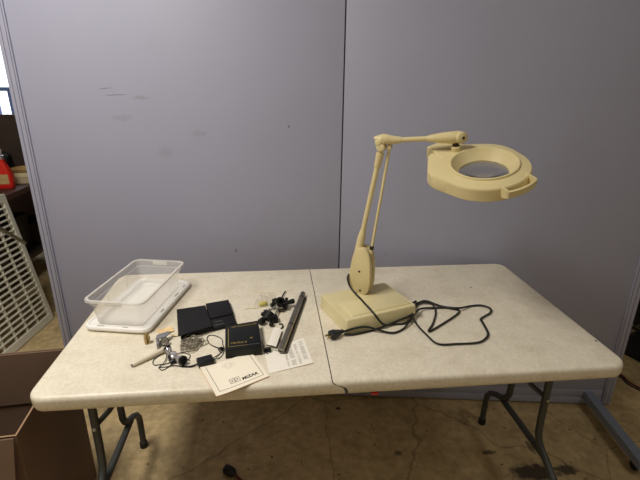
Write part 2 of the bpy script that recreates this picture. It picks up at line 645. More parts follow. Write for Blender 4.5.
def leg_set(x, inward):
    """two bent tubes that spread towards the floor, a cross bar and a folding brace"""
    yc = -.035
    x -= OX
    for s in (-1, 1):
        pts = [(x, yc + s * .104, ZT - .03), (x, yc + s * .104, .5), (x, yc + s * .104, .36), (x, yc + s * .107, .30), (x, yc + s * .120, .272), (x, yc + s * .145, .250),
               (x, yc + s * .205, .222), (x, yc + s * .245, .195), (x, yc + s * .266, .165), (x, yc + s * .272, .13), (x, yc + s * .274, .06), (x, yc + s * .275, .004)]
        lg = tube('leg', pts, .0128, 'leg', tb, 12)
        lathe('rubber_foot', [(.010, 0), (.0165, .001), (.0165, .026), (.0135, .028)], 'rubber', lg, 16, at=(x, yc + s * .275, 0))
    tube('cross_bar', [(x + .004, yc - .17, .236), (x + .004, yc + .17, .236)], .0125, 'leg', tb, 12)
    tube('pivot_bar', [(x, yc - .27, ZT - .04), (x, yc + .27, ZT - .04)], .011, 'leg', tb, 10)
    br = tube('brace', [(x + inward * .002, yc - .098, .456), (x + inward * .03, yc - .06, .475), (x + inward * .085, yc + .0, .54), (x + inward * .30, yc + .0, ZT - .035)], .009, 'leg', tb, 10)
    tube('brace', [(x + inward * .002, yc + .098, .456), (x + inward * .03, yc + .06, .475), (x + inward * .085, yc + .0, .54)], .009, 'leg', tb, 10)
    lathe('rivet', [(.006, 0), (.006, .004), (.003, .006)], 'steel', br, 10, at=(x, yc - .117, .452), axis=(0, -1, 0))


leg_set(-.67, 1)
leg_set(.87, -1)
for x, y, r in ((.677, .145, .0035), (.906, -.255, .004), (.30, .24, .002), (-.1, .30, .002)):
    lathe('tabletop_speck', [(r, 0), (r * .7, .0006)], 'debris', tb, 8, at=(x - OX, y, ZT))

# ================================================================== MAGNIFIER LAMP
LR = Vector((.23, -.019, ZT))
lp = thing('magnifier_lamp', 'cream swing arm magnifier lamp with ring shaped head', 'lamp', LR)


def L(x, y, z):
    return Vector((x, y, z)) - LR


A0 = math.radians(18.5)
bs = loft('base', [ring3(rrect(.262, .198, .006, 3, ang=A0), 0.0), ring3(rrect(.266, .202, .007, 3, ang=A0), .003), ring3(rrect(.262, .197, .006, 3, ang=A0), .046),
                   ring3(rrect(.260, .195, .006, 3, ang=A0), .0488), ring3(rrect(.257, .192, .005, 3, ang=A0), .050)], 'cream_base', lp, ang=30)
ca, sa = math.cos(A0), math.sin(A0)


def BL(u, v, z):
    return Vector((u * ca - v * sa, u * sa + v * ca, z))


loft('raised_pad', [ring3(rrect(.226, .094, .006, 3, *BL(0.008, -.036, 0)[:2], A0), .049), ring3(rrect(.224, .092, .006, 3, *BL(0.008, -.036, 0)[:2], A0), .0525),
                    ring3(rrect(.220, .088, .005, 3, *BL(0.008, -.036, 0)[:2], A0), .0535)], 'cream_base', bs, ang=30)
# spring housing: pear shaped shell of two cheeks with a dark slot between them
HP = Vector((.222, .047, .81)) - LR
hn = Vector((-.56, -.83, 0)).normalized()
hx = Vector((0, 0, 1)).cross(hn) * -1
hx = Vector((-hn.y, hn.x, 0))


def cheek(name, d0, d1, scale, material, parent, off=0.0):
    out = [(-.020, .004), (.010, .0), (.028, .008), (.036, .032), (.038, .065), (.036, .110), (.030, .145), (.016, .167), (-.004, .170), (-.020, .162), (-.030, .138), (-.038, .090), (-.044, .048), (-.040, .018)]
    o2 = spline([(x * scale, 0, .083 + (z - .083) * scale) for x, z in out], 4, True)
    rings = []
    for d, s in ((d0, .93), (d0 + (d1 - d0) * .12, 1), (d0 + (d1 - d0) * .88, 1), (d1, .93)):
        rings.append([HP + hx * (p.x * s + .001 * p.z / .16) + Vector((0, 0, .083 + (p.z - .083) * s)) + hn * d for p in o2])
    return loft(name, rings, material, parent, ang=35)


hs = cheek('spring_housing', .004, .024, 1.0, 'cream', lp)
cheek('spring_housing', -.024, -.008, 1.0, 'cream', lp)
cheek('slot_liner', -.012, .008, .80, 'cream', lp)
for u, z in ((-.002, .085), (.004, .014)):
    lathe('screw', [(.004, 0), (.004, .0012), (.002, .002)], 'screw', hs, 12, at=HP + hx * u + Vector((0, 0, z)) + hn * .0235, axis=hn)
lathe('swivel_collar', [(.022, 0), (.022, .006), (.016, .010), (.014, .014)], 'cream', lp, 24, at=HP + Vector((0, 0, -.006)))

LA = L(.207, .056, .962)
LB = L(.262, .032, 1.322)
LA2 = L(.245, .030, .965)
LB2 = L(.287, .030, 1.318)
d = (LB - LA)
tube('lower_arm', [LA, LA + d * .5, LB], .0083, 'cream', lp, 14)
tube('arm_cuff', [LA - d * .02, LA + d * .12, LA + d * .17, LA + d * .21], lambda t: .0138 - .0045 * max(0, t - .4) / .6, 'cream', lp, 16)
tube('arm_cuff', [LB - d * .19, LB - d * .18, LB - d * .10, LB - d * .06], lambda t: .0095 + .0035 * min(1, t * 1.2), 'cream', lp, 16)
tube('parallel_rod', [LA2, LB2], .0048, 'cream', lp, 10)
lathe('rod_nut', [(.007, -.006), (.007, .006)], 'screw', lp, 10, at=LA2 + (LB2 - LA2) * .045, axis=(LB2 - LA2))
# elbow
EL = L(.264, .032, 1.338)
J = L(.482, -.030, 1.3555)
u = (J - EL).normalized()
lathe('elbow_pivot', [(.008, -.016), (.0125, -.014), (.013, 0), (.0125, .014), (.008, .016)], 'cream', lp, 20, at=LB + Vector((0, 0, -.004)), axis=hn)
tube('elbow', [LB + Vector((-.003, 0, -.014)), LB + Vector((-.005, 0, .002)), LB + Vector((-.007, 0, .010)), EL + Vector((-.006, 0, .001)), EL + Vector((.002, 0, .004)), EL + u * .012 + Vector((0, 0, .003)), EL + u * .022 + Vector((0, 0, .0015)), EL + u * .036, EL + u * .052, EL + u * .056],
     lambda t: .0115 + .0060 * math.sin(math.pi * min(1, t * 1.15)) ** .8 - .0015 * t, 'cream', lp, 18, 3)
lathe('elbow_cap', [(.001, -.022), (.006, -.018), (.0115, -.009), (.0155, .004), (.0165, .012)], 'cream', lp, 18, at=EL + Vector((-.008, 0, .003)), axis=Vector((.93, -.1, -.30)))
lathe('rod_pivot', [(.0065, -.01), (.0065, .01)], 'cream', lp, 14, at=LB2, axis=hn)
tube('rod_link', [LB2, EL + u * .022], .005, 'cream', lp, 10)
tube('upper_arm', [EL + u * .03, EL + u * .15, J - u * .02], .0078, 'cream', lp, 14)
lu = (J - EL).length
tube('arm_cuff', [J - u * .092, J - u * .080, J - u * .05, J - u * .02, J, J + u * .012, J + u * .018],
     lambda t: (.0085, .0115, .0160, .0185, .0185, .0140, .006)[min(6, int(round(t * 6)))], 'cream', lp, 18)
lathe('knuckle', [(.012, -.021), (.0175, -.018), (.0185, 0), (.0175, .018), (.012, .021)], 'cream', lp, 22, at=J + u * .003, axis=Vector((.2, -1, 0)))
lathe('knuckle_screw', [(.0045, 0), (.0045, .003), (.002, .004)], 'screw', lp, 12, at=J + u * .004 + Vector((.2, -1, 0)).normalized() * .0185, axis=(.2, -1, 0))

# head, its own frame: x towards the handle, z out of the lens towards the viewer
HC = L(.526, -.13, 1.285)
nrm = Vector((-.195, -.275, .941)).normalized()
hd = Vector((math.cos(-1.252), math.sin(-1.252), 0))
hx_ = (hd - nrm * hd.dot(nrm)).normalized()
hy_ = nrm.cross(hx_)
HM = Matrix((hx_, hy_, nrm)).transposed().to_4x4()
HM.translation = HC
RH = .1295


def convex(pts):
    pts = sorted(set(pts))

    def half(seq):
        h_ = []
        for p in seq:
            while len(h_) > 1 and (h_[-1][0] - h_[-2][0]) * (p[1] - h_[-2][1]) - (h_[-1][1] - h_[-2][1]) * (p[0] - h_[-2][0]) <= 0:
                h_.pop()
            h_.append(p)
        return h_[:-1]
    return half(pts) + half(reversed(pts))


HULL = convex([(cx_ + r_ * math.cos(k * math.pi / 40), cy_ + r_ * math.sin(k * math.pi / 40)) for cx_, cy_, r_ in
               ((0, 0, RH), (-.140, -.054, .030), (-.052, -.066, .076), (-.135, .030, .026), (-.03, .03, .105)) for k in range(80)])


def hull_r(th, grow=0.0):
    """outline of the head: a circle drawn out into a squarish neck at the arm side"""
    dx, dy = math.cos(th), math.sin(th)
    best = RH
    for k in range(len(HULL)):
        (x0, y0), (x1, y1) = HULL[k], HULL[(k + 1) % len(HULL)]
        ex, ey = x1 - x0, y1 - y0
        den = dx * ey - dy * ex
        if abs(den) < 1e-12:
            continue
        t = (x0 * ey - y0 * ex) / den
        u_ = (x0 * dy - y0 * dx) / den
        if t > 0 and -1e-6 <= u_ <= 1 + 1e-6:
            best = max(best, t)
    return best + grow


NS = 72


def hring(grow, z, circ=None):
    out = []
    for i in range(NS):
        th = 2 * math.pi * i / NS
        r = circ if circ is not None else hull_r(th, grow)
        out.append(Vector((r * math.cos(th), r * math.sin(th), z)))
    return out


head = loft('head', [hring(-.004, -.0365), hring(-.001, -.039), hring(0, -.037), hring(-.0015, -.004), hring(-.004, 0.0), hring(-.009, .0012),
                     hring(0, .0075, .1005), hring(0, .0078, .0975), hring(0, .0130, .0962), hring(0, .0142, .0935), hring(0, .0132, .0908),
                     hring(0, -.016, .0715), hring(0, -.018, .0695), hring(0, -.032, .0690), hring(0, -.034, .0720), hring(0, -.014, .095), hring(-.004, -.012), hring(-.004, -.0365)],
            'cream', lp, False, False, 28)
head.matrix_local = HM
lens = lathe('lens', [(.001, -.029), (.03, -.0275), (.055, -.024), (.0692, -.021), (.0692, -.019), (.055, -.0165), (.03, -.0145), (.001, -.0135)], glass('lens_glass', 0.02, (.93, .94, .92, 1)), head, 48, ang=60)
lens['label'] = 'round clear magnifying lens'
lathe('lamp_tube', [(.098 + .009 * math.cos(2 * math.pi * k / 10), -.024 + .009 * math.sin(2 * math.pi * k / 10)) for k in range(10)], 'white_frame', head, 40, closed=True)
# handle: two side arms and a curved bar, standing out from the rim
hw = .051
for s in (-1, 1):
    v = []
    x0, x1 = .104, .142
    prism_pts = [(x0, s * (hw - .004)), (x1, s * (hw - .004)), (x1, s * hw), (x0, s * hw)]
    n4 = 4
    vv = [(x, y, -.006 if k > 1 else -.026) for k, (x, y) in enumerate(prism_pts)]
    rings = []
    for x, zb, ztp in ((x0, -.010, .0045), (.124, -.028, .0030), (x1, -.021, .0005)):
        rings.append([Vector((x, s * hw - s * .005, zb)), Vector((x, s * hw, zb)), Vector((x, s * hw, ztp)), Vector((x, s * hw - s * .005, ztp))])
    loft('handle_arm', rings, 'cream', head, ang=30)
rings = []
for k in range(13):
    t = k / 12 * 2 - 1
    y = t * hw
    x = .139 + .010 * (1 - t * t)
    rings.append([Vector((x, y, -.021)), Vector((x + .005, y, -.020)), Vector((x + .005, y, -.001)), Vector((x, y, 0.001))])
loft('handle', rings, 'cream', head, ang=30)
# mount block and yoke on the neck
loft('mount_block', [[Vector((x, y, z)) for x, y, z in ((-.200, -.048, -.030), (-.098, -.062, -.030), (-.098, .050, -.030), (-.200, .042, -.030))],
                     [Vector((x, y, z)) for x, y, z in ((-.199, -.047, .007), (-.098, -.061, .003), (-.098, .049, .003), (-.199, .041, .007))],
                     [Vector((x, y, z)) for x, y, z in ((-.195, -.043, .0105), (-.104, -.057, .0070), (-.104, .045, .0070), (-.195, .037, .0105))]], 'cream', head, ang=30)
lathe('mount_knob', [(.0135, .004), (.0145, .006), (.0145, .021), (.012, .023)], 'cream', head, 20, at=(-.120, 0.0, 0))
lathe('mount_washer', [(.010, .022), (.010, .028), (.008, .034)], 'screw', head, 16, at=(-.120, 0.0, 0))

# power cord, from the foot of the housing round the tabletop to the plug
zc = .004
cordpts = [L(.215, .055, .862), L(.197, .058, .874), L(.180, .054, .877), L(.170, .044, .864), L(.180, .024, .834), L(.205, -.022, .8165), L(.213, -.060, .817), L(.221, -.100, .819), L(.234, -.123, .808), L(.250, -.132, .788), L(.268, -.125, .772),
           L(.292, -.110, .7645), L(.335, -.108, .7645), L(.366, -.088, .768), L(.385, -.055, .772), L(.398, -.02, .768), L(.425, .018, .766), L(.455, .022, .768), L(.474, .008, .766),
           L(.466, -.045, .7645), L(.430, -.118, .7645), L(.402, -.158, .7645), L(.412, -.158, .7645), L(.475, -.112, .7645), L(.530, -.068, .7645), L(.552, -.040, .7645), L(.535, -.018, .7645),
           L(.482, -.013, .7645), L(.425, -.022, .7695), L(.392, -.058, .777), L(.365, -.095, .7735), L(.325, -.140, .7645), L(.285, -.162, .7645), L(.248, -.152, .768), L(.205, -.142, .778),
           L(.165, -.150, .780), L(.128, -.158, .775)]
cord = tube('power_cord', cordpts,   .0031, 'cord', lp, 8, 5, flat=1.25)
cord2 = [L(.128, -.162, .768), L(.165, -.158, .7645), L(.24, -.134, .7645), L(.325, -.100, .774), L(.362, -.082, .778), L(.385, -.050, .780), L(.408, .004, .772), L(.430, .032, .7645), L(.455, .024, .774), L(.500, -.004, .766), L(.551, -.034, .772),
         L(.605, -.010, .7645), L(.645, -.008, .7645), L(.668, -.030, .7645), L(.655, -.062, .7645), L(.605, -.098, .7645), L(.598, -.125, .7645), L(.585, -.190, .7645), L(.560, -.222, .7645), L(.525, -.239, .7645), L(.46, -.240, .7645), L(.405, -.235, .7645),
         L(.388, -.185, .7645), L(.372, -.110, .7695), L(.374, -.060, .786), L(.386, -.010, .778), L(.418, .026, .7735)]
tube('power_cord', cord2,   .0031, 'cord', lp, 8, 5, flat=1.25)
# plug with blades
pa = math.atan2(.026, .05)
pg = bpy.data.objects.new
pd = Vector((math.cos(pa), math.sin(pa), 0))
pn = Vector((-pd.y, pd.x, 0))
PC = L(.100, -.166, .7735)


def pring(t, w, h):
    return [PC + pd * t + pn * a * w + Vector((0, 0, b * h)) for a, b in ((-1, -.6), (-.6, -1), (.6, -1), (1, -.6), (1, .6), (.6, 1), (-.6, 1), (-1, .6))]


plug = loft('plug', [pring(-.020, .012, .010), pring(-.017, .0145, .0125), pring(-.002, .0145, .0125), pring(0, .0125, .0105), pring(.004, .0125, .0105), pring(.006, .0105, .0095),
                     pring(.010, .0105, .0095), pring(.012, .0085, .008), pring(.017, .0085, .008), pring(.019, .0065, .0065), pring(.030, .005, .005)], 'plug', lp, ang=30)
for s in (-1, 1):
    c = PC - pd * .026 + pn * s * .0065
    box('plug_blade', c, (.016, .0018, .0065), 'brass', plug, rot=Matrix.Rotation(pa, 3, 'Z'))
lathe('plug_dimple', [(.0045, 0), (.0035, .0008)], 'rubber', plug, 14, at=PC + pd * -.009 + Vector((0, 0, .0125)))

# ================================================================== TUB AND LID
AT = math.radians(-11.5)
lid = thing('tub_lid', 'white plastic lid under the clear tub', 'lid', (-.546, .098, ZT), AT)
W1, D1 = .215, .372
loft('lid_plate', [ring3(rrect(W1 - .022, D1 - .022, .020, 6), 0.0), ring3(rrect(W1 - .020, D1 - .020, .022, 6), .006), ring3(rrect(W1, D1, .028, 6), .0065), ring3(rrect(W1 + .004, D1 + .004, .030, 6), .012), ring3(rrect(W1, D1, .028, 6), .0175),
                   ring3(rrect(W1 - .014, D1 - .014, .022, 6), .0195), ring3(rrect(W1 - .022, D1 - .022, .020, 6), .016), ring3(rrect(W1 - .05, D1 - .05, .018, 6), .0155)], 'lid', lid, ang=35)
for (x, y, w, a) in ((.098, -.06, .022, 90), (.098, .06, .03, 90), (.097, .13, .016, 90), (-.05, -.178, .024, 0), (.03, -.178, .018, 0)):
    box('scuff', (x, y, .0192), (w, .003, .0006), 'grey_print', lid, rot=Matrix.Rotation(math.radians(a), 3, 'Z'))
tub = thing('storage_tub', 'empty clear plastic tub on its white lid', 'tub', (-.546, .085, ZT + .0162), AT)
W2, D2, HB = .188, .338, .092
wt = .0016


def tr(grow, z, r=.022):
    return ring3(rrect(W2 + 2 * grow, D2 + 2 * grow, r, 6), z)


loft('wall', [tr(-.019, .004, .014), tr(-.0165, .010, .018), tr(-.010, .066, .022), tr(-.009, .069, .022), tr(-.005, .071, .023), tr(-.003, HB, .024)], 'tub', tub, False, False, 30)
loft('rim', [tr(-.0035, HB - .001, .024), tr(.003, HB - .001, .026), tr(.0042, HB - .007, .027), tr(.0052, HB - .007, .027), tr(.0045, HB + .0005, .027), tr(-.003, HB + .001, .024), tr(-.0035, HB - .001, .024)], 'tub', tub, False, False, 30)
loft('bottom', [tr(-.021, .001, .014), tr(-.019, .004, .016), tr(-.023, .0045, .014), tr(-.036, .002, .014)], 'tub_bottom', tub, True, False, 30)
for s in (-1, 1):
    box('end_tab', (0, s * (D2 / 2 - .0045), .083), (.055, .002, .016), 'tub_bottom', tub, bevel=.0008)
for s in (-1, 1):
    for y in (-.06, .06):
        box('side_rib', (s * (W2 / 2 - .0145), y, .04), (.0012, .002, .05), 'tub', tub, rot=Matrix.Rotation(s * -.0, 3, 'Y'))

# ================================================================== CASES AND BOX
C1 = Vector((-.352, -.046, ZT))
c1 = thing('black_case', 'square black leatherette pouch with a lifted front flap', 'case', C1)
P1 = [(-.416, .024), (-.373, -.140), (-.286, -.096), (-.324, .046)]
P1 = [(x - C1.x, y - C1.y) for x, y in P1]
prism('body', P1, 0, .0165, 'leather', c1, .004)
P1b = [P1[0], (P1[1][0] - .002, P1[1][1] - .020), (P1[2][0] + .004, P1[2][1] - .006), P1[3]]
n_ = 9
v, f = [], []
for k, zz in ((0, 0), (1, .0022)):
    for i in range(n_):
        t = i / (n_ - 1)
        zl = .0168 + .0075 * t ** 2.2
        for j in range(2):
            a_ = Vector(P1b[0]).lerp(Vector(P1b[1]), t) if j == 0 else Vector(P1b[3]).lerp(Vector(P1b[2]), t)
            v.append((a_.x, a_.y, zl + zz - (.0035 * t if j else 0)))
for i in range(n_ - 1):
    a = 2 * i
    f += [(a, a + 1, a + 3, a + 2), (2 * n_ + a, 2 * n_ + a + 1, 2 * n_ + a + 3, 2 * n_ + a + 2), (a, a + 2, 2 * n_ + a + 2, 2 * n_ + a), (a + 1, a + 3, 2 * n_ + a + 3, 2 * n_ + a + 1)]
f += [(0, 1, 2 * n_ + 1, 2 * n_), (2 * n_ - 2, 2 * n_ - 1, 4 * n_ - 1, 4 * n_ - 2)]
auto(pyd('flap', v, f, 'leather', c1), 40)

C2 = Vector((-.266, -.004, ZT))
c2 = thing('black_case', 'black leatherette case with folded flap and faint print', 'case', C2)
P2 = [Vector((x - C2.x, y - C2.y)) for x, y in ((-.326, .066), (-.281, -.100), (-.209, -.071), (-.249, .089))]
prism('body', [tuple(p) for p in P2], 0, .012, 'leather', c2, .003)
fa, fb = P2[0].lerp(P2[1], .64), P2[3].lerp(P2[2], .64)
prism('flap', [tuple(P2[0]), tuple(fa), tuple(fb), tuple(P2[3])], .0121, .0155, 'leather', c2, .0012)
dd = (fb - fa).normalized()
p_ = P2[0].lerp(P2[1], .80) + dd * .010
text_mesh('case_print', 'MIZAR', .0085, 'grey_print', c2, (p_.x, p_.y, .0121), math.atan2(dd.y, dd.x), .0002, .2)
p_ = P2[0].lerp(P2[1], .90) + dd * .008
for k in range(6):
    q_ = p_ + dd * .0055 * k
    box('case_print_bar', (q_.x, q_.y, .0121), (.0042, .0028, .0004), 'grey_print', c2, rot=Matrix.Rotation(math.atan2(dd.y, dd.x), 3, 'Z'))

C3 = Vector((-.183, -.172, ZT))
c3 = thing('printed_box', 'flat black cardboard box with gold lettering and gold border', 'box', C3)
P3 = [Vector((x - C3.x, y - C3.y)) for x, y in ((-.240, -.118), (-.2275, -.252), (-.1245, -.240), (-.139, -.092))]
prism('body', [tuple(p) for p in P3], 0, .030, 'blackbox', c3, .0015)
ZB = .0302


def onbox(s, t, z=ZB):
    a_ = P3[0].lerp(P3[3], s)
    b_ = P3[1].lerp(P3[2], s)
    r_ = a_.lerp(b_, t)
    return Vector((r_.x, r_.y, z))


def strip(name, parent, fn, s0, t0, s1, t1, w, material):
    a_, b_ = fn(s0, t0), fn(s1, t1)
    dr = (b_ - a_).normalized()
    nn = Vector((-dr.y, dr.x, 0)) * w / 2
    up_ = Vector((0, 0, .0004))
    v_ = [a_ - nn, b_ - nn, b_ + nn, a_ + nn]
    return pyd(name, v_ + [q + up_ for q in v_], [(0, 1, 2, 3), (4, 5, 6, 7), (0, 1, 5, 4), (1, 2, 6, 5), (2, 3, 7, 6), (3, 0, 4, 7)], material, parent)


strip('gold_border', c3, onbox, .09, .16, .09, .90, .0016, 'gold')
strip('gold_border', c3, onbox, .09, .90, .62, .90, .0014, 'gold')
strip('grey_border', c3, onbox, .62, .90, .96, .90, .0012, 'grey_print')
ab = math.atan2((P3[3] - P3[0]).y, (P3[3] - P3[0]).x)
bb_ = math.atan2((P3[2] - P3[1]).y, (P3[2] - P3[1]).x)
text_mesh('gold_lettering', 'LED MICROSCOPE', .0098, 'gold', c3, onbox(.17, .14), ab * .8 + bb_ * .2, .0002)
text_mesh('gold_lettering', 'MICRO-R', .0115, 'gold', c3, onbox(.15, .80), bb_, .0002, .2)
strip('gold_fleck', c3, onbox, .70, .66, .77, .655, .004, 'gold')
for s_, t_ in ((.24, .35), (.30, .32), (.50, .40), (.58, .36)):
    strip('grey_figure', c3, onbox, s_, t_, s_ + .01, t_ + .28 - .3 * (s_ > .4), .0022, 'leather')

# ================================================================== PAPERS
BC = Vector((-.196, -.322, ZT))
bk = thing('instruction_booklet', 'cream stapled booklet overhanging the front table edge', 'booklet', BC)
Q = [Vector((x - BC.x, y - BC.y)) for x, y in ((-.292, -.297), (-.234, -.420), (-.104, -.346), (-.156, -.228))]


def onbook(s, t, z=None):
    a_ = Q[0].lerp(Q[3], s)
    b_ = Q[1].lerp(Q[2], s)
    r_ = a_.lerp(b_, t)
    zz = .0040 + .0045 * max(0, (.35 - s) / .35) ** 2 * (1 - .3 * t) + .002 * max(0, s - .8)
    return Vector((r_.x, r_.y, (zz if z is None else z)))


def sheet(name, parent, fn, th, material, ns=14, nt=8, dz=0.0):
    v_, f_ = [], []
    for lay in (0, 1):
        for i in range(ns + 1):
            for j in range(nt + 1):
                p = fn(i / ns, j / nt)
                v_.append((p.x, p.y, p.z + dz - (th if lay == 0 else 0)))
    W_ = nt + 1
    T_ = (ns + 1) * W_
    for lay in (0, 1):
        for i in range(ns):
            for j in range(nt):
                a = lay * T_ + i * W_ + j
                f_.append((a, a + 1, a + W_ + 1, a + W_))
    for i in range(ns):
        for j in (0, nt):
            a = i * W_ + j
            f_.append((a, a + W_, T_ + a + W_, T_ + a))
    for j in range(nt):
        for i in (0, ns):
            a = i * W_ + j
            f_.append((a, a + 1, T_ + a + 1, T_ + a))
    return auto(pyd(name, v_, f_, material, parent), 40)


def pages(s, t):
    p = onbook(s, t)
    p.z -= .0009
    return p


sheet('cover', bk, onbook, .0006, 'paper')
pg_ = sheet('pages', bk, pages, .0026, 'paper_edge')


def inkstrip(s0, t0, s1, t1, w, material='ink', k=8, parent=None, fn=None, nm='border_line'):
    fn = fn or onbook
    parent = parent or bk
    v_, f_ = [], []
    for i in range(k + 1):
        a_ = fn(s0 + (s1 - s0) * i / k, t0 + (t1 - t0) * i / k)
        b_ = fn(s0 + (s1 - s0) * (i + .5) / k, t0 + (t1 - t0) * (i + .5) / k)
        dr = (b_ - a_).normalized()
        nn = Vector((-dr.y, dr.x, 0)) * w / 2
        v_ += [a_ - nn + Vector((0, 0, .00025)), a_ + nn + Vector((0, 0, .00025))]
    for i in range(k):
        f_.append((2 * i, 2 * i + 1, 2 * i + 3, 2 * i + 2))
    return pyd(nm, v_, f_, material, parent)


for a_ in ((.09, .04, .09, .90), (.09, .90, .93, .90), (.93, .90, .93, .04)):
    inkstrip(*a_, .0012)
# emblem at the head of the cover: little three-domed outline
em = []
for c_, r_ in ((.40, .06), (.47, .09), (.55, .06)):
    em = [(c_ - r_ * math.cos(math.pi * k / 8) * .7, .22 - r_ * math.sin(math.pi * k / 8) * 1.2) for k in range(9)]
    for k in range(8):
        inkstrip(*em[k], *em[k + 1], .0008, 'pale_ink', 1, nm='emblem')
inkstrip(.37, .24, .58, .24, .0009, 'pale_ink', 3, nm='emblem')
inkstrip(.41, .29, .54, .29, .0009, 'pale_ink', 3, nm='emblem')
ba = math.atan2((Q[2] - Q[1]).y, (Q[2] - Q[1]).x)
p = onbook(.545, .815)
text_mesh('cover_lettering', 'MIZAR', .0158, 'ink', bk, (p.x, p.y, p.z + .0004), ba, .0002, .25, bold=.00035)
for k in range(2):
    s0 = .335 + .095 * k
    for a_ in ((s0, .66, s0 + .085, .66), (s0 + .085, .66, s0 + .085, .80), (s0 + .085, .80, s0, .80), (s0, .80, s0, .66), (s0 + .02, .69, s0 + .06, .77), (s0 + .06, .69, s0 + .02, .77)):
        inkstrip(*a_, .0012, k=1, nm='logo')

LC = Vector((-.05, -.25, ZT))
lf = thing('leaflet', 'white leaflet with columns of small print under the tube', 'leaflet', LC)
Q2 = [Vector((x - LC.x, y - LC.y)) for x, y in ((-.118, -.226), (-.104, -.331), (.020, -.296), (.001, -.160))]


def onleaf(s, t):
    a_ = Q2[0].lerp(Q2[3], s)
    b_ = Q2[1].lerp(Q2[2], s)
    r_ = a_.lerp(b_, t)
    return Vector((r_.x, r_.y, .0010 + .0022 * max(0, (t - .8) / .2) ** 2 * s))


sheet('paper', lf, onleaf, .0006, 'white_paper', 10, 8)
for s0, s1 in ((.46, .52), (.56, .68), (.72, .80), (.85, .97)):
    v_, f_ = [], []
    for r_ in range(26):
        t0 = .12 + r_ * .031 - .12 * (s0 > .8)
        if random.random() < .12 or t0 < .02:
            continue
        e_ = s1 - (random.random() * .03)
        a = len(v_)
        for s_, t_ in ((s0 - .02, t0), (e_ - .02, t0), (e_ - .02, t0 + .014), (s0 - .02, t0 + .014)):
            v_.append(onleaf(s_, t_) + Vector((0, 0, .0002)))
        f_.append((a, a + 1, a + 2, a + 3))
    pyd('printed_column', v_, f_, 'pale_ink', lf)

SC = Vector((-.086, -.163, ZT))
sc = thing('paper_slip', 'narrow white card of small print beside the metal tube', 'card', SC)
Q3 = [Vector((x - SC.x, y - SC.y)) for x, y in ((-.089, -.109), (-.109, -.205), (-.084, -.217), (-.064, -.122))]


def onslip(s, t):
    a_ = Q3[0].lerp(Q3[3], s)
    b_ = Q3[1].lerp(Q3[2], s)
    r_ = a_.lerp(b_, t)
    return Vector((r_.x, r_.y, .0105 + .002 * math.sin(math.pi * s)))


sheet('card', sc, onslip, .0006, 'white_paper', 6, 8)
v_, f_ = [], []
for t_ in range(22):
    for k in range(4):
        s0 = .15 + .2 * k
        t0 = .06 + .04 * t_
        a = len(v_)
        for s_, q_ in ((s0, t0), (s0 + .07, t0), (s0 + .07, t0 + .018), (s0, t0 + .018)):
            v_.append(onslip(s_, q_) + Vector((0, 0, .0002)))
        f_.append((a, a + 1, a + 2, a + 3))
pyd('printed_lines', v_, f_, 'slip_ink', sc)
# folded carton core under the card
prism('carton', [(Q3[0].x + .002, Q3[0].y - .002), (Q3[1].x + .002, Q3[1].y + .003), (Q3[2].x - .002, Q3[2].y + .002), (Q3[3].x - .002, Q3[3].y - .002)], .001, .0095, 'white_paper', sc, .001)

bt = thing('metal_bracket', 'dark bent metal bracket at the end of the white card', 'bracket', (-.097, -.224, ZT + .0016))
tube('bar', [(-.014, .014, .011), (-.010, .010, .012), (.012, -.003, .011), (.018, .006, .011), (.022, .030, .009), (.026, .055, .006)], .0022, 'gun_dark', bt, 8)
tube('pin', [(-.030, .046, .006), (-.022, .012, .004), (-.018, -.010, .002), (-.010, -.016, .002)], .0016, 'gun_dark', bt, 8)
box('block', (-.010, -.002, .006), (.016, .012, .010), 'blackplastic', bt, .0012, Matrix.Rotation(-.5, 3, 'Z'))

# ================================================================== TUBE
ta, tb_ = Vector((.019, .124, ZT + .0112)), Vector((-.070, -.243, ZT + .0135))
TC = Vector((-.025, -.06, ZT))
dm = (tb_ - ta).normalized()
sd = Vector((-dm.y, dm.x, 0))
ste = thing('metal_tube', 'long gunmetal tube with a slimmer rod lying alongside', 'tube', TC)
a_ = ta - TC
b_ = tb_ - TC
ln_ = (tb_ - ta).length
lathe('barrel', [(.006, 0), (.0085, .0), (.0097, .002), (.0097, .08), (.0099, .081), (.0099, .20), (.0097, .201), (.0097, ln_ - .012), (.0098, ln_ - .010), (.0098, ln_ - .001), (.0075, ln_), (.0065, ln_ - .004)], 'gun', ste, 24, at=a_, axis=dm)
off = sd * .0125
tube('slim_rod', [a_ + off + dm * .02 + Vector((0, 0, -.0085)), a_ + off + dm * (ln_ - .004) + Vector((0, 0, -.0085))], .0046, 'gun_dark', ste, 14)
for k in (.10, .62):
    lathe('band', [(.0101, -.004), (.0104, 0), (.0101, .004)], 'gun_dark', ste, 24, at=a_ + dm * ln_ * k, axis=dm)

# ================================================================== CLAMPS
cl = thing('clamp_mount', 'black plastic double clamp with chrome joint and lever', 'clamp', (-.085, -.01, ZT))


def lump(name, c, s, rz, seed, parent, material='blackplastic'):
    bm = bmesh.new()
    bmesh.ops.create_icosphere(bm, subdivisions=2, radius=1)
    rnd = random.Random(seed)
    for v_ in bm.verts:
        v_.co = Vector((max(-.72, min(.72, v_.co.x)), max(-.78, min(.78, v_.co.y)), max(-.75, min(.75, v_.co.z)))) * (1 + rnd.uniform(-.05, .05))
        v_.co = Vector((v_.co.x * s[0] / .72, v_.co.y * s[1] / .78, v_.co.z * s[2] / .75))
    bmesh.ops.rotate(bm, cent=(0, 0, 0), matrix=Matrix.Rotation(rz, 3, 'Z'), verts=bm.verts)
    bmesh.ops.translate(bm, vec=c, verts=bm.verts)
    return auto(frombm(name, bm, material, parent), 30)


def RZ(a):
    return Matrix.Rotation(a, 3, 'Z')


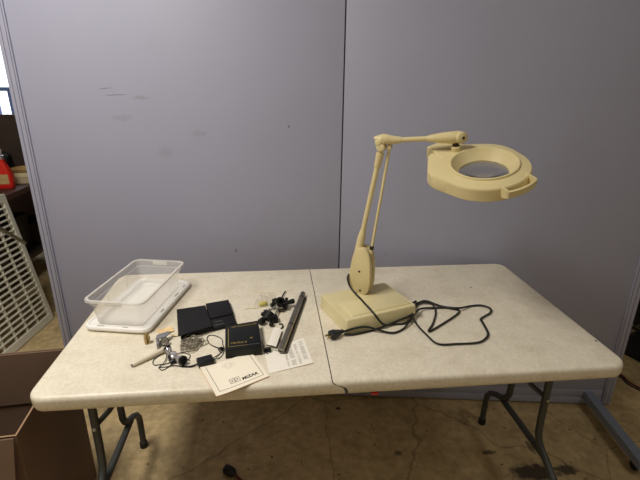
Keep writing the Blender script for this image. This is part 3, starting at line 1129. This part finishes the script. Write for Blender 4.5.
def knob(c, ax, r, h, parent, material='blackplastic', n=10):
    return lathe('clamp_knob', [(r * .7, -h), (r, -h * .7), (r * .92, 0), (r, h * .7), (r * .7, h)], material, parent, n, at=c, axis=ax, ang=20)


# first clamp: split ring with bolt ears, thumb screws and a stub
j1 = lathe('clamp_body', [(.008, -.013), (.0165, -.013), (.0165, .013), (.008, .013)], 'blackplastic', cl, 14, True, at=(-.022, -.036, .0175), axis=(.5, .7, .45), ang=20)
box('clamp_ear', (-.008, -.052, .014), (.020, .012, .024), 'blackplastic', j1, .0015, RZ(.6))
box('clamp_ear', (-.030, -.018, .021), (.013, .016, .016), 'blackplastic', j1, .0015, RZ(.4))
box('clamp_ear', (.002, -.040, .010), (.012, .030, .018), 'blackplastic', j1, .0015, RZ(.15))
knob((-.044, -.058, .0125), (.6, .8, 0), .0115, .010, j1)
knob((-.037, -.030, .0235), (.9, -.3, .3), .0075, .009, j1)
knob((-.012, -.072, .009), (.2, 1, 0), .008, .008, j1)
lathe('bolt', [(.0025, -.004), (.0025, .004)], 'steel', j1, 8, at=(-.019, -.020, .033), axis=(.3, .3, 1))
tube('clamp_rod', [(-.020, -.018, .026), (.0, .018, .023), (.008, .034, .024)], .0032, 'steel', cl, 10)
tube('clamp_rod', [(-.002, -.026, .016), (.008, .014, .015)], .0026, 'steel', cl, 10)
# second clamp
j2 = lathe('clamp_body', [(.009, -.012), (.018, -.012), (.018, .012), (.009, .012)], 'blackplastic', cl, 14, True, at=(.016, .046, .0215), axis=(.4, -.5, .75), ang=20)
box('clamp_ear', (.002, .058, .020), (.018, .018, .022), 'blackplastic', j2, .0015, RZ(.7))
box('clamp_ear', (.034, .034, .016), (.018, .014, .022), 'blackplastic', j2, .0015, RZ(-.4))
box('clamp_ear', (.022, .062, .026), (.022, .010, .014), 'blackplastic', j2, .0015, RZ(.2))
knob((-.006, .044, .016), (.8, .5, .1), .009, .009, j2)
knob((.040, .052, .030), (.3, .5, .8), .006, .008, j2)
knob((.020, .022, .0105), (.9, -.2, .1), .0085, .010, j2, 'gun_dark')
lathe('side_barrel', [(.0065, 0), (.0075, .002), (.0075, .018), (.0088, .019), (.0088, .030), (.0065, .032)], 'blackplastic', j2, 16, at=(.038, .047, .020), axis=(.9, .34, .06), ang=25)
lathe('chrome_ball', [(.001, -.007), (.004, -.0057), (.0065, -.003), (.007, 0), (.0065, .003), (.004, .0057), (.001, .007)], 'steel', j2, 14, at=(.007, .024, .016))
tube('lever', [(.024, .056, .036), (.030, .066, .044), (.038, .078, .050)], .0026, 'blackplastic', j2, 8)
tube('lever', [(.028, .054, .036), (.035, .064, .043), (.042, .076, .048)], .0016, 'steel', j2, 8)

# crumpled clear bag
bag = thing('plastic_bag', 'small crumpled clear plastic bag behind the black clamp', 'bag', (-.122, .098, ZT))
rnd = random.Random(11)
v_, f_ = [], []
NB = 13
for lay in (0, 1):
    for i in range(NB):
        for j in range(NB):
            x = (i / (NB - 1) - .5) * .066
            y = (j / (NB - 1) - .5) * .095
            ed = min(i, j, NB - 1 - i, NB - 1 - j) / (NB / 2)
            z = .0012 + (lay * (.006 + rnd.uniform(0, .016)) * min(1, ed * 2.2) if lay else 0) + .0006 * lay
            v_.append((x + rnd.uniform(-.0025, .0025) + .012 * y / .05, y + rnd.uniform(-.0025, .0025), z))
for lay in (0, 1):
    for i in range(NB - 1):
        for j in range(NB - 1):
            a = lay * NB * NB + i * NB + j
            f_.append((a, a + 1, a + NB + 1, a + NB))
pyd('film', v_, f_, 'film', bag)
lathe('capsule', [(.001, -.016), (.006, -.013), (.0085, -.006), (.0085, .006), (.006, .013), (.001, .016)], 'yellow', bag, 14, at=(-.004, -.038, .0088), axis=(1, .25, 0))
st_ = thing('wire_strand', 'thin pale loose thread by the plastic bag', 'thread', (-.14, .08, ZT))
tube('strand', [(-.05, -.040, .0009), (-.03, -.036, .0009), (-.012, -.038, .0009), (.004, -.030, .0012)], .0007, 'yellow', st_, 6, 4)
tube('strand', [(-.02, .095, .0009), (.0, .085, .0009), (.03, .080, .0009), (.07, .086, .0009)], .0006, 'tan', st_, 6, 4)

hk = tag(tube('hook', [(-.073, -.075, ZT + .003), (-.066, -.074, ZT + .003), (-.061, -.081, ZT + .003), (-.062, -.096, ZT + .003), (-.068, -.103, ZT + .003)], .0022, 'blackplastic', None, 8, 3),
         'tiny black bent hook between clamp and white card', 'hook')

# ================================================================== COIL, CORDED BUDS AND SMALL BITS
co = thing('wire_coil', 'tangled coil of thin silver chain', 'coil', (-.338, -.168, ZT))
rnd = random.Random(5)
for k in range(12):
    r0 = rnd.uniform(.012, .031)
    cx_, cy_ = rnd.uniform(-.007, .007), rnd.uniform(-.010, .010)
    ph = rnd.uniform(0, 6.28)
    tx_, ty_ = rnd.uniform(-.18, .18), rnd.uniform(-.18, .18)
    zc_ = .003 + .0010 * k
    pts = []
    for i in range(14):
        a = ph + 2 * math.pi * i / 14
        rr_ = r0 * (1 + .22 * math.sin(3 * a + ph) + rnd.uniform(-.10, .10))
        x, y = cx_ + rr_ * math.cos(a), cy_ + rr_ * 1.15 * math.sin(a)
        pts.append((x, y, max(.0014, zc_ + x * tx_ + y * ty_)))
    tube('wire_loop', pts, .0013, 'chain', co, 5, 3, True)
tube('wire_loop', [(.026, .002, .002), (.040, .016, .002), (.050, .012, .002), (.046, -.006, .002), (.034, -.010, .002)], .0009, 'chain', co, 5, 4, True)

eb = thing('corded_earpieces', 'tangle of thin black cord with silver bulbs and inline box', 'earphones', (-.343, -.244, ZT))


def E_(pts, dz=.0):
    return [(x + .345, y + .235, max(.0015, z - ZT + dz)) for x, y, z in pts]


cz = ZT + .0016
tube('cord', E_([(-.329, -.242, cz), (-.363, -.237, cz + .003), (-.388, -.252, cz), (-.409, -.256, cz), (-.424, -.256, cz), (-.432, -.236, cz), (-.421, -.211, cz), (-.405, -.195, cz + .004), (-.392, -.205, cz + .006)]), .0013, 'cord', eb, 6, 5)
tube('cord', E_([(-.368, -.244, cz + .004), (-.384, -.271, cz), (-.398, -.282, cz), (-.408, -.268, cz), (-.399, -.255, cz + .003), (-.397, -.231, cz + .003), (-.40, -.212, cz + .006)]), .0013, 'cord', eb, 6, 5)
tube('cord', E_([(-.378, -.222, cz + .008), (-.372, -.212, cz + .004), (-.355, -.203, cz), (-.334, -.216, cz), (-.334, -.234, cz), (-.346, -.242, cz + .002), (-.366, -.236, cz + .006)]), .0013, 'cord', eb, 6, 5)
tube('cord', E_([(-.352, -.262, cz + .006), (-.340, -.270, cz), (-.326, -.271, cz), (-.314, -.266, cz), (-.302, -.264, cz + .004)]), .0016, 'cord', eb, 6, 5)
tube('cord', E_([(-.410, -.270, cz), (-.39, -.268, cz), (-.365, -.266, cz + .002), (-.345, -.272, cz), (-.32, -.275, cz), (-.302, -.268, cz + .004)]), .0013, 'cord', eb, 6, 5)
bx_ = box('inline_box', (-.283 + .345, -.262 + .235, .0090), (.044, .034, .017), 'blackplastic', eb, .003, Matrix.Rotation(.38, 3, 'Z'))
bx_['label'] = 'black rectangular inline control box'
tube('cord', E_([(-.264, -.246, cz + .006), (-.252, -.222, cz), (-.243, -.204, cz), (-.246, -.190, cz + .002), (-.254, -.193, cz + .004), (-.252, -.207, cz + .004), (-.243, -.212, cz + .002)]), .0015, 'cord', eb, 6, 5)
tube('cord', E_([(-.262, -.252, cz + .006), (-.246, -.236, cz), (-.239, -.214, cz), (-.240, -.190, cz + .003), (-.2455, -.168, cz), (-.2505, -.140, cz), (-.268, -.121, cz), (-.286, -.113, cz), (-.295, -.118, cz), (-.296, -.136, cz), (-.284, -.163, cz), (-.262, -.186, cz + .003), (-.246, -.200, cz + .005)]), .0013, 'cord', eb, 6, 5)
lathe('cord_knot', [(.001, -.006), (.005, -.003), (.006, 0), (.005, .003), (.001, .006)], 'blackplastic', eb, 12, at=(.099, .038, .006), axis=(1, .4, 0))


def bud(c, ax, s, parent):
    o = lathe('bulb', [(.003 * s, -.016 * s), (.006 * s, -.014 * s), (.0105 * s, -.004 * s), (.0125 * s, .004 * s), (.012 * s, .009 * s)], 'silver', parent, 18, at=c, axis=ax)
    lathe('bulb_cap', [(.0128 * s, .0085 * s), (.0132 * s, .010 * s), (.0132 * s, .016 * s), (.010 * s, .018 * s), (.008 * s, .015 * s)], 'blackplastic', o, 18, at=c, axis=ax)
    return o


bud((-.049, .028, .0125), Vector((-.5, .7, .5)), .80, eb)
bud((-.008, -.020, .0145), Vector((.7, -.6, .15)), 1.0, eb)
o = lump('bulb_shell', (-.029, .000, .0130), (.0085, .015, .011), .35, 12, eb, 'silver')
lump('bulb_back', (-.031, -.002, .0075), (.013, .019, .0065), .35, 13, eb)

wd = thing('ivory_wand', 'slim ivory plastic wand tapering to a rounded tip', 'wand', (-.441, -.233, ZT))
w0, w1 = Vector((-.040, -.036, .0066)), Vector((.036, .033, .0105))
wx = (w1 - w0).normalized()
lw = (w1 - w0).length
lathe('shaft', [(.001, 0), (.004, .001), (.0055, .006), (.0060, .02), (.0070, lw * .6), (.0080, lw - .006), (.0065, lw)], 'wand', wd, 18, at=w0, axis=wx)
lathe('tip', [(.001, -.002), (.0030, -.001), (.0044, .0025), (.0042, .003)], 'grey_print', wd, 14, at=w0 - wx * .0005, axis=wx)

bb = thing('brass_block', 'small brass coloured clip standing near the lid corner', 'clip', (-.470, -.148, ZT), .5)
box('back_plate', (0, .004, .014), (.016, .006, .028), 'brass', bb, .0015)
for sx in (-1, 1):
    box('prong', (sx * .005, -.003, .013), (.006, .010, .026), 'brass', bb, .0012)
box('tab', (.002, .004, .028), (.012, .004, .006), 'brass', bb, .001)

gl = thing('folding_loupe', 'small grey metal folding loupe with round glass', 'loupe', (-.421, -.152, ZT))
gcov = prism('cover', [(-.020, -.010), (.006, .0), (.016, .022), (.008, .032), (-.008, .024), (-.022, .012)], .018, .0215, 'grey_card', gl, .001)
prism('cover', [(-.012, -.034), (-.006, -.032), (-.010, -.006), (-.019, -.009)], .0, .018, 'grey_card', gl, .001)
lathe('lens_ring', [(.0105, -.004), (.0125, -.004), (.0125, .004), (.0105, .004)], 'gun_dark', gl, 22, True, at=(.006, -.012, .013), axis=(.2, -.9, .5))
lathe('lens_glass', [(.001, -.002), (.0104, -.0012), (.0104, .0012), (.001, .002)], glass('loupe_glass', .05), gl, 22, at=(.006, -.012, .013), axis=(.2, -.9, .5))
tube('pivot', [(-.012, -.012, .0), (-.012, -.012, .020)], .002, 'gun_dark', gl, 8)

s1 = thing('paper_scrap', 'curled tan paper scrap behind the folding loupe', 'scrap', (-.431, -.090, ZT + .0006))
o1 = [(-.029, .005), (-.008, .019), (.018, .021), (.028, .0), (.010, -.013), (-.008, -.018)]


def curled(name, out, material, parent, amp):
    v_, f_ = [], []
    n = len(out)
    for lay in (0, 1):
        v_.append((0, 0, .004 * amp + .0006 * lay))
        for k, (x, y) in enumerate(out):
            v_.append((x, y, (.0015 if k % 2 else .008) * amp + .0006 * lay))
    for lay in (0, 1):
        b0 = lay * (n + 1)
        for k in range(n):
            f_.append((b0, b0 + 1 + k, b0 + 1 + (k + 1) % n))
    for k in range(n):
        a, b = 1 + k, 1 + (k + 1) % n
        f_.append((a, b, n + 1 + b, n + 1 + a))
    return pyd(name, v_, f_, material, parent)


curled('scrap', o1, 'tan', s1, 1.0)
s2 = thing('paper_scrap', 'tiny cream paper chip beside the curled tan scrap', 'scrap', (-.399, -.116, ZT + .0006))
curled('chip', [(-.012, .0), (-.002, .010), (.011, .006), (.013, -.006), (.0, -.008)], 'tray', s2, .8)

# ================================================================== CARDBOARD BOX
KX0, KX1 = -1.26, -.80
cb = thing('cardboard_box', 'large open brown cardboard box beside the table', 'box', (-.82, -.11, 0))
# corners in plan (slightly turned)
ang = math.atan2(-.053, .425)
kd = Vector((-.036, .43, 0)).normalized()
kl = Vector((-kd.y, kd.x, 0))
kc = Vector((.036, -.218, 0))
KH, KD, KW, kt = .603, .430, .52, .005


def K(a, b, z):
    return kc + kd * a + kl * b + Vector((0, 0, z))


def slab(name, a0, a1, b0, b1, z0, z1, material, parent):
    v_ = [K(a, b, z) for z in (z0, z1) for a, b in ((a0, b0), (a1, b0), (a1, b1), (a0, b1))]
    return pyd(name, v_, [(3, 2, 1, 0), (4, 5, 6, 7), (0, 1, 5, 4), (1, 2, 6, 5), (2, 3, 7, 6), (3, 0, 4, 7)], material, parent)


slab('side_panel', 0, KD, 0, kt, 0, KH, 'cardboard', cb)
slab('side_panel', 0, KD, KW - kt, KW, 0, KH, 'cardboard', cb)
slab('end_panel', kt * .2, kt * 1.2, kt, KW - kt, 0, KH, 'cardboard', cb)
slab('end_panel', KD - kt * 1.2, KD - kt * .2, kt, KW - kt, 0, KH, 'cardboard', cb)
slab('bottom_panel', kt * 1.2, KD - kt * 1.2, kt, KW - kt, .003, .008, 'cardboard', cb)
slab('cut_edge', 0, KD, 0, kt, KH, KH + .001, 'card_edge', cb)
slab('cut_edge', 0, kt, kt, KW, KH, KH + .001, 'card_edge', cb)
slab('corner_edge', KD, KD + .0045, .0, .005, .004, KH - .01, 'card_edge', cb)
# inner flap folded down inside the far end, its crease showing
slab('inner_flap', KD - kt * 2.6, KD - kt * 1.4, kt * 2, KW - kt * 2, KH - .21, KH - .002, 'cardboard', cb)
# front flap folded down outside
fl = [K(-.004, kt, KH - .002), K(-.004, KW - kt, KH - .002), K(-.030, KW - kt - .02, KH - .20), K(-.030, kt + .02, KH - .20)]
pyd('front_flap', fl + [p + kd * -.004 for p in fl], [(0, 1, 2, 3), (7, 6, 5, 4), (0, 4, 5, 1), (1, 5, 6, 2), (2, 6, 7, 3), (3, 7, 4, 0)], 'cardboard', cb)

# ================================================================== LATTICE, ROD AND DESK BEHIND THE DIVIDER
lt = thing('lattice_panel', 'white plastic lattice panel leaning against the desk', 'lattice', (-1.571, 1.43, 0))
lw_dir = Vector((-.044, -.415, 0)).normalized()
lh_dir = Vector((-.122, -.01, .845)).normalized()
ln_dir = lw_dir.cross(lh_dir)
if ln_dir.x < 0:
    ln_dir = -ln_dir
LW_, LH_ = .70, .862


def LT(name, w0, w1, h0, h1, d0, d1, parent, material='lattice'):
    v_ = []
    for dd_ in (d0, d1):
        for w_, h_ in ((w0, h0), (w1, h0), (w1, h1), (w0, h1)):
            v_.append(lw_dir * w_ + lh_dir * h_ + ln_dir * dd_ + Vector((0, 0, .004)))
    return pyd(name, v_, [(3, 2, 1, 0), (4, 5, 6, 7), (0, 1, 5, 4), (1, 2, 6, 5), (2, 3, 7, 6), (3, 0, 4, 7)], material, parent)


fr = LT('frame_rail', 0, LW_, 0, .045, -.012, .012, lt)
LT('frame_rail', 0, LW_, LH_ - .045, LH_, -.012, .012, lt)
LT('frame_stile', 0, .030, .045, LH_ - .045, -.012, .012, lt)
LT('frame_stile', LW_ - .045, LW_, .045, LH_ - .045, -.012, .012, lt)
nrow = 22
for k in range(1, nrow):
    h_ = .045 + (LH_ - .09) * k / nrow
    LT('slat', .030, LW_ - .045, h_ - .0034, h_ + .0034, -.012, .011, lt)
for k in range(1, 6):
    w_ = .030 + (LW_ - .075) * k / 6
    LT('rib', w_ - .0042, w_ + .0042, .045, LH_ - .045, -.006, .008, lt)

rd = tag(tube('metal_rod', [(-1.425, .80, .835), (-1.449, 0.9, .81), (-1.565, 1.30, .585)], .0105, 'rod', None, 10), 'grey rod propped across the white lattice panel', 'rod')

dk = thing('work_desk', 'dark wooden work desk in the room behind the partition', 'desk', (-2.325, 1.9, 0))
box('desk_top', (0, 0, .78), (1.07, 1.6, .04), 'desk', dk, .004)
for sx in (-1, 1):
    for sy in (-1, 1):
        box('leg', (sx * .48, sy * .74, .38), (.05, .05, .76), 'desk', dk, .003)
box('back_panel', (0, .76, .46), (.92, .018, .58), 'desk', dk)
box('lower_shelf', (-.05, 0, .22), (.90, 1.40, .02), 'board', dk)
for k, (x, y, z, s, ml) in enumerate([(.26, -.30, .23, (.26, .30, .24), 'board'), (.22, .12, .23, (.22, .34, .30), 'blackplastic'), (.24, .50, .23, (.22, .26, .18), 'board')]):
    t = thing('storage_carton', ['dark brown carton on the lower desk shelf', 'tall black crate on the lower desk shelf', 'low dark carton at the shelf end'][k], 'box', (-2.325 + x, 1.9 + y, z))
    loft('body', [ring3(rrect(s[0] * .96, s[1] * .96, .01, 2), 0), ring3(rrect(s[0], s[1], .012, 2), s[2]), ring3(rrect(s[0] - .016, s[1] - .016, .010, 2), s[2]), ring3(rrect(s[0] - .03, s[1] - .03, .008, 2), .01)], ml, t, ang=30)
    box('rim', (0, s[1] / 2 + .001, s[2] - .02), (s[0] * .7, .006, .03), ml, t, .002)

# spray bottle
sb = thing('spray_bottle', 'red spray bottle with tan label on the desk', 'bottle', (-1.895, 1.83, .80), .12)
loft('bottle', [ring3(rrect(.096 * s, .062 * s2, .018 * min(s, s2), 5), z) for s, s2, z in ((.92, .9, 0), (1.08, 1.08, .006), (1.12, 1.1, .03), (1.12, 1.1, .085), (1.0, 1.0, .115), (.70, .85, .150), (.52, .70, .170), (.42, .62, .185), (.40, .60, .198))], 'bottle', sb, ang=50)
prism('label', [(-.036, -.0348), (.036, -.0348), (.036, -.0338), (-.036, -.0338)], .035, .100, 'label', sb)
hdp = loft('spray_head', [ring3(rrect(.036, .034, .008, 3), .198), ring3(rrect(.038, .036, .008, 3), .222), ring3(rrect(.030, .024, .006, 3, -.004), .226), ring3(rrect(.060, .024, .006, 3, -.012), .240), ring3(rrect(.066, .022, .006, 3, -.014), .256), ring3(rrect(.05, .018, .005, 3, -.010), .264)], 'silver', sb, ang=40)
tube('trigger', [(-.030, 0, .238), (-.036, 0, .220), (-.032, 0, .200)], .005, 'blackplastic', hdp, 8)
# other desk things
t = thing('cream_tray', 'cream cardboard tray beside the red bottle', 'tray', (-1.885, 2.03, .80), .1)
loft('tray', [ring3(rrect(.14, .10, .006, 2), 0), ring3(rrect(.16, .12, .008, 2), .055), ring3(rrect(.15, .11, .006, 2), .055), ring3(rrect(.13, .09, .006, 2), .004)], 'tray', t, ang=30)
box('tray_lip', (0, -.061, .05), (.16, .004, .012), 'tray', t)
t = thing('wooden_bowl', 'round tan wooden bowl behind the cream tray', 'bowl', (-1.94, 2.20, .80))
lathe('bowl', [(.03, 0), (.05, .004), (.085, .04), (.10, .075), (.094, .076), (.075, .040), (.02, .012)], 'wood', t, 28)
lathe('bowl_foot', [(.045, 0), (.045, .006)], 'wood', t, 20)
t = thing('black_tool_bag', 'black fabric bag of tools with upright handle', 'bag', (-2.19, 2.26, .80))
lump('bag_body', (0, 0, .090), (.12, .09, .085), .3, 21, t)
tube('tool_handle', [(-.02, -.02, .15), (-.05, -.03, .21), (-.10, -.04, .26)], .012, 'blackplastic', t, 10)
tube('strap', [(-.09, 0, .13), (-.05, 0, .19), (.04, 0, .19), (.09, 0, .13)], .008, 'blackplastic', t, 8, 4)
t = thing('white_bin', 'white plastic bin at the near desk edge', 'bin', (-1.93, 1.60, .80), .2)
loft('bin', [ring3(rrect(.15, .13, .02, 4), 0), ring3(rrect(.18, .16, .025, 4), .055), ring3(rrect(.19, .17, .025, 4), .058), ring3(rrect(.17, .15, .02, 4), .055), ring3(rrect(.14, .12, .02, 4), .006)], 'lattice', t, ang=40)
box('bin_tab', (.092, 0, .045), (.006, .05, .016), 'lattice', t, .001)
t = thing('notice_board', 'dark brown board standing at the back of the desk', 'board', (-2.15, 2.56, .80))
box('board', (0, 0, .215), (1.0, .02, .42), 'board', t, .002)
box('board_edge', (0, 0, .43), (1.02, .026, .014), 'desk', t, .002)
t = thing('red_cap_bottle', 'small bottle with dark red cap by the brown board', 'bottle', (-2.10, 2.06, .80))
lathe('bottle', [(.03, 0), (.034, .004), (.034, .13), (.018, .16), (.015, .17)], 'silver', t, 20)
lathe('cap', [(.018, .168), (.018, .20), (.015, .203)], 'redcable', t, 16)

# ================================================================== RIGHT SIDE: MESH FAN, CABLES, CRATE
fn = thing('mesh_fan', 'black round mesh fan with dark foot beyond the partition', 'fan', (2.13, .72, 0), 0.3)
bsf = loft('foot', [ring3(rrect(.30, .26, .05, 5), 0), ring3(rrect(.30, .26, .05, 5), .02), ring3(rrect(.24, .20, .05, 5), .07), ring3(rrect(.14, .12, .04, 5), .13)], 'blackplastic', fn, ang=35)
FC = Vector((-.045, .02, .335))
for sg in (-1, 1):
    for k in range(1, 15):
        rr_ = .185 * k / 14
        dp = .07 * math.sqrt(max(0, 1 - (k / 15) ** 2))
        lathe('guard_ring', [(rr_ + .0022 * math.cos(2 * math.pi * q / 5), sg * dp + .0022 * math.sin(2 * math.pi * q / 5)) for q in range(5)], 'black_mesh', fn, 40, True, at=FC, axis=(-.55, -.83, .1))
    for k in range(44):
        a = 2 * math.pi * k / 44
        q_ = Vector((0, 0, 1)).rotation_difference(Vector((-.55, -.83, .1)).normalized())
        pts = []
        for j in range(1, 9):
            dp = .07 * math.sqrt(max(0, 1 - (j / 8.6) ** 2))
            pts.append(FC + q_ @ Vector((.185 * j / 8 * math.cos(a), .185 * j / 8 * math.sin(a), sg * dp)))
        tube('guard_wire', pts, .0018, 'black_mesh', fn, 5)
q_ = Vector((-.55, -.83, .1)).normalized()
lathe('motor', [(.02, -.06), (.05, -.055), (.055, .02), (.03, .03)], 'blackplastic', fn, 20, at=FC, axis=q_)
lathe('outer_band', [(.183, -.026), (.192, -.026), (.192, .026), (.183, .026)], 'blackplastic', fn, 40, True, at=FC, axis=q_)
tube('stem', [(0, .02, .12), (-.03, .02, .20)], .03, 'blackplastic', fn, 14)
for k in range(4):
    a = k * math.pi / 2 + .3
    qr = Vector((0, 0, 1)).rotation_difference(q_)
    pr_ = []
    for j in range(5):
        r0 = .05 + .115 * j / 4
        w_ = .02 + .035 * math.sin(math.pi * (j + 1) / 6)
        pr_.append([FC + qr @ Vector((r0 * math.cos(a) - s * w_ * math.sin(a), r0 * math.sin(a) + s * w_ * math.cos(a), s * .018 + e)) for s, e in ((-1, -.001), (1, -.001), (1, .001), (-1, .001))])
    loft('blade', pr_, 'blackplastic', fn, ang=40)

t = thing('white_plank', 'pale plank lying on the floor behind the fan', 'plank', (2.30, 1.06, 0), -.1)
box('plank', (0, 0, .012), (.5, .12, .024), 'lattice', t, .003)
box('plank_end', (-.252, 0, .012), (.004, .118, .022), 'tray', t)

tag(tube('red_cable', [(1.60, .80, .005), (1.72, .66, .005), (1.80, .53, .005), (1.80, .45, .005), (1.86, .36, .005), (2.05, .24, .005), (2.4, .2, .005)], .0045, 'redcable', None, 8, 6), 'dark red cable curving across the floor', 'cable')
tag(tube('black_cable', [(1.58, .78, .0045), (1.70, .635, .0045), (1.785, .51, .0045), (1.782, .44, .0045), (1.845, .345, .0045), (2.04, .215, .0045), (2.4, .17, .0045)], .004, 'cord', None, 8, 6), 'black cable beside the red cable on the floor', 'cable')

# floor plug and its cord at the near edge of the view
fp = thing('floor_plug', 'black rounded cord connector lying on the floor', 'plug', (-.285, .055, 0))
fd = Vector((.043, -.033, 0)).normalized()
lathe('connector', [(.001, -.026), (.014, -.025), (.0195, -.018), (.0195, .010), (.015, .022), (.008, .028), (.006, .034)], 'plug', fp, 18, at=(0, 0, .0195), axis=fd)
tube('cord', [fd * .03 + Vector((0, 0, .018)), fd * .06 + Vector((0, 0, .006)), fd * .12 + Vector((0, -.01, .005)), fd * .22 + Vector((.02, -.09, .005)), fd * .3 + Vector((.10, -.3, .005)), Vector((.5, -.8, .005))], .005, 'redcable', fp, 8, 5)

# paint chips and grit trodden into the floor
rnd = random.Random(31)
v_, f_ = [], []
for k in range(210):
    if k < 130:
        x, y = rnd.uniform(-.65, 1.5), rnd.uniform(-.12, .38)
    else:
        x, y = rnd.uniform(-1.7, 2.2), rnd.uniform(-.2, 1.6)
    r_ = rnd.choice([.0015, .002, .002, .003, .004, .007])
    n = 6
    a0 = len(v_)
    el = rnd.uniform(.15, .6)
    ro = rnd.uniform(0, 3.14)
    for q in range(n):
        a = 2 * math.pi * q / n
        rr_ = r_ * rnd.uniform(.6, 1.2)
        xx, yy = rr_ * math.cos(a), rr_ * el * math.sin(a)
        v_.append((x + xx * math.cos(ro) - yy * math.sin(ro), y + xx * math.sin(ro) + yy * math.cos(ro), .0008))
    for q in range(n):
        vx = v_[a0 + q]
        v_.append((vx[0], vx[1], .0))
    f_.append(tuple(a0 + q for q in range(n)))
    for q in range(n):
        f_.append((a0 + q, a0 + (q + 1) % n, a0 + n + (q + 1) % n, a0 + n + q))
gr = pyd('floor_grit', v_, f_, 'debris')
gr['kind'] = 'stuff'
tag(gr, 'dark paint chips and grit scattered on the floor', 'grit')
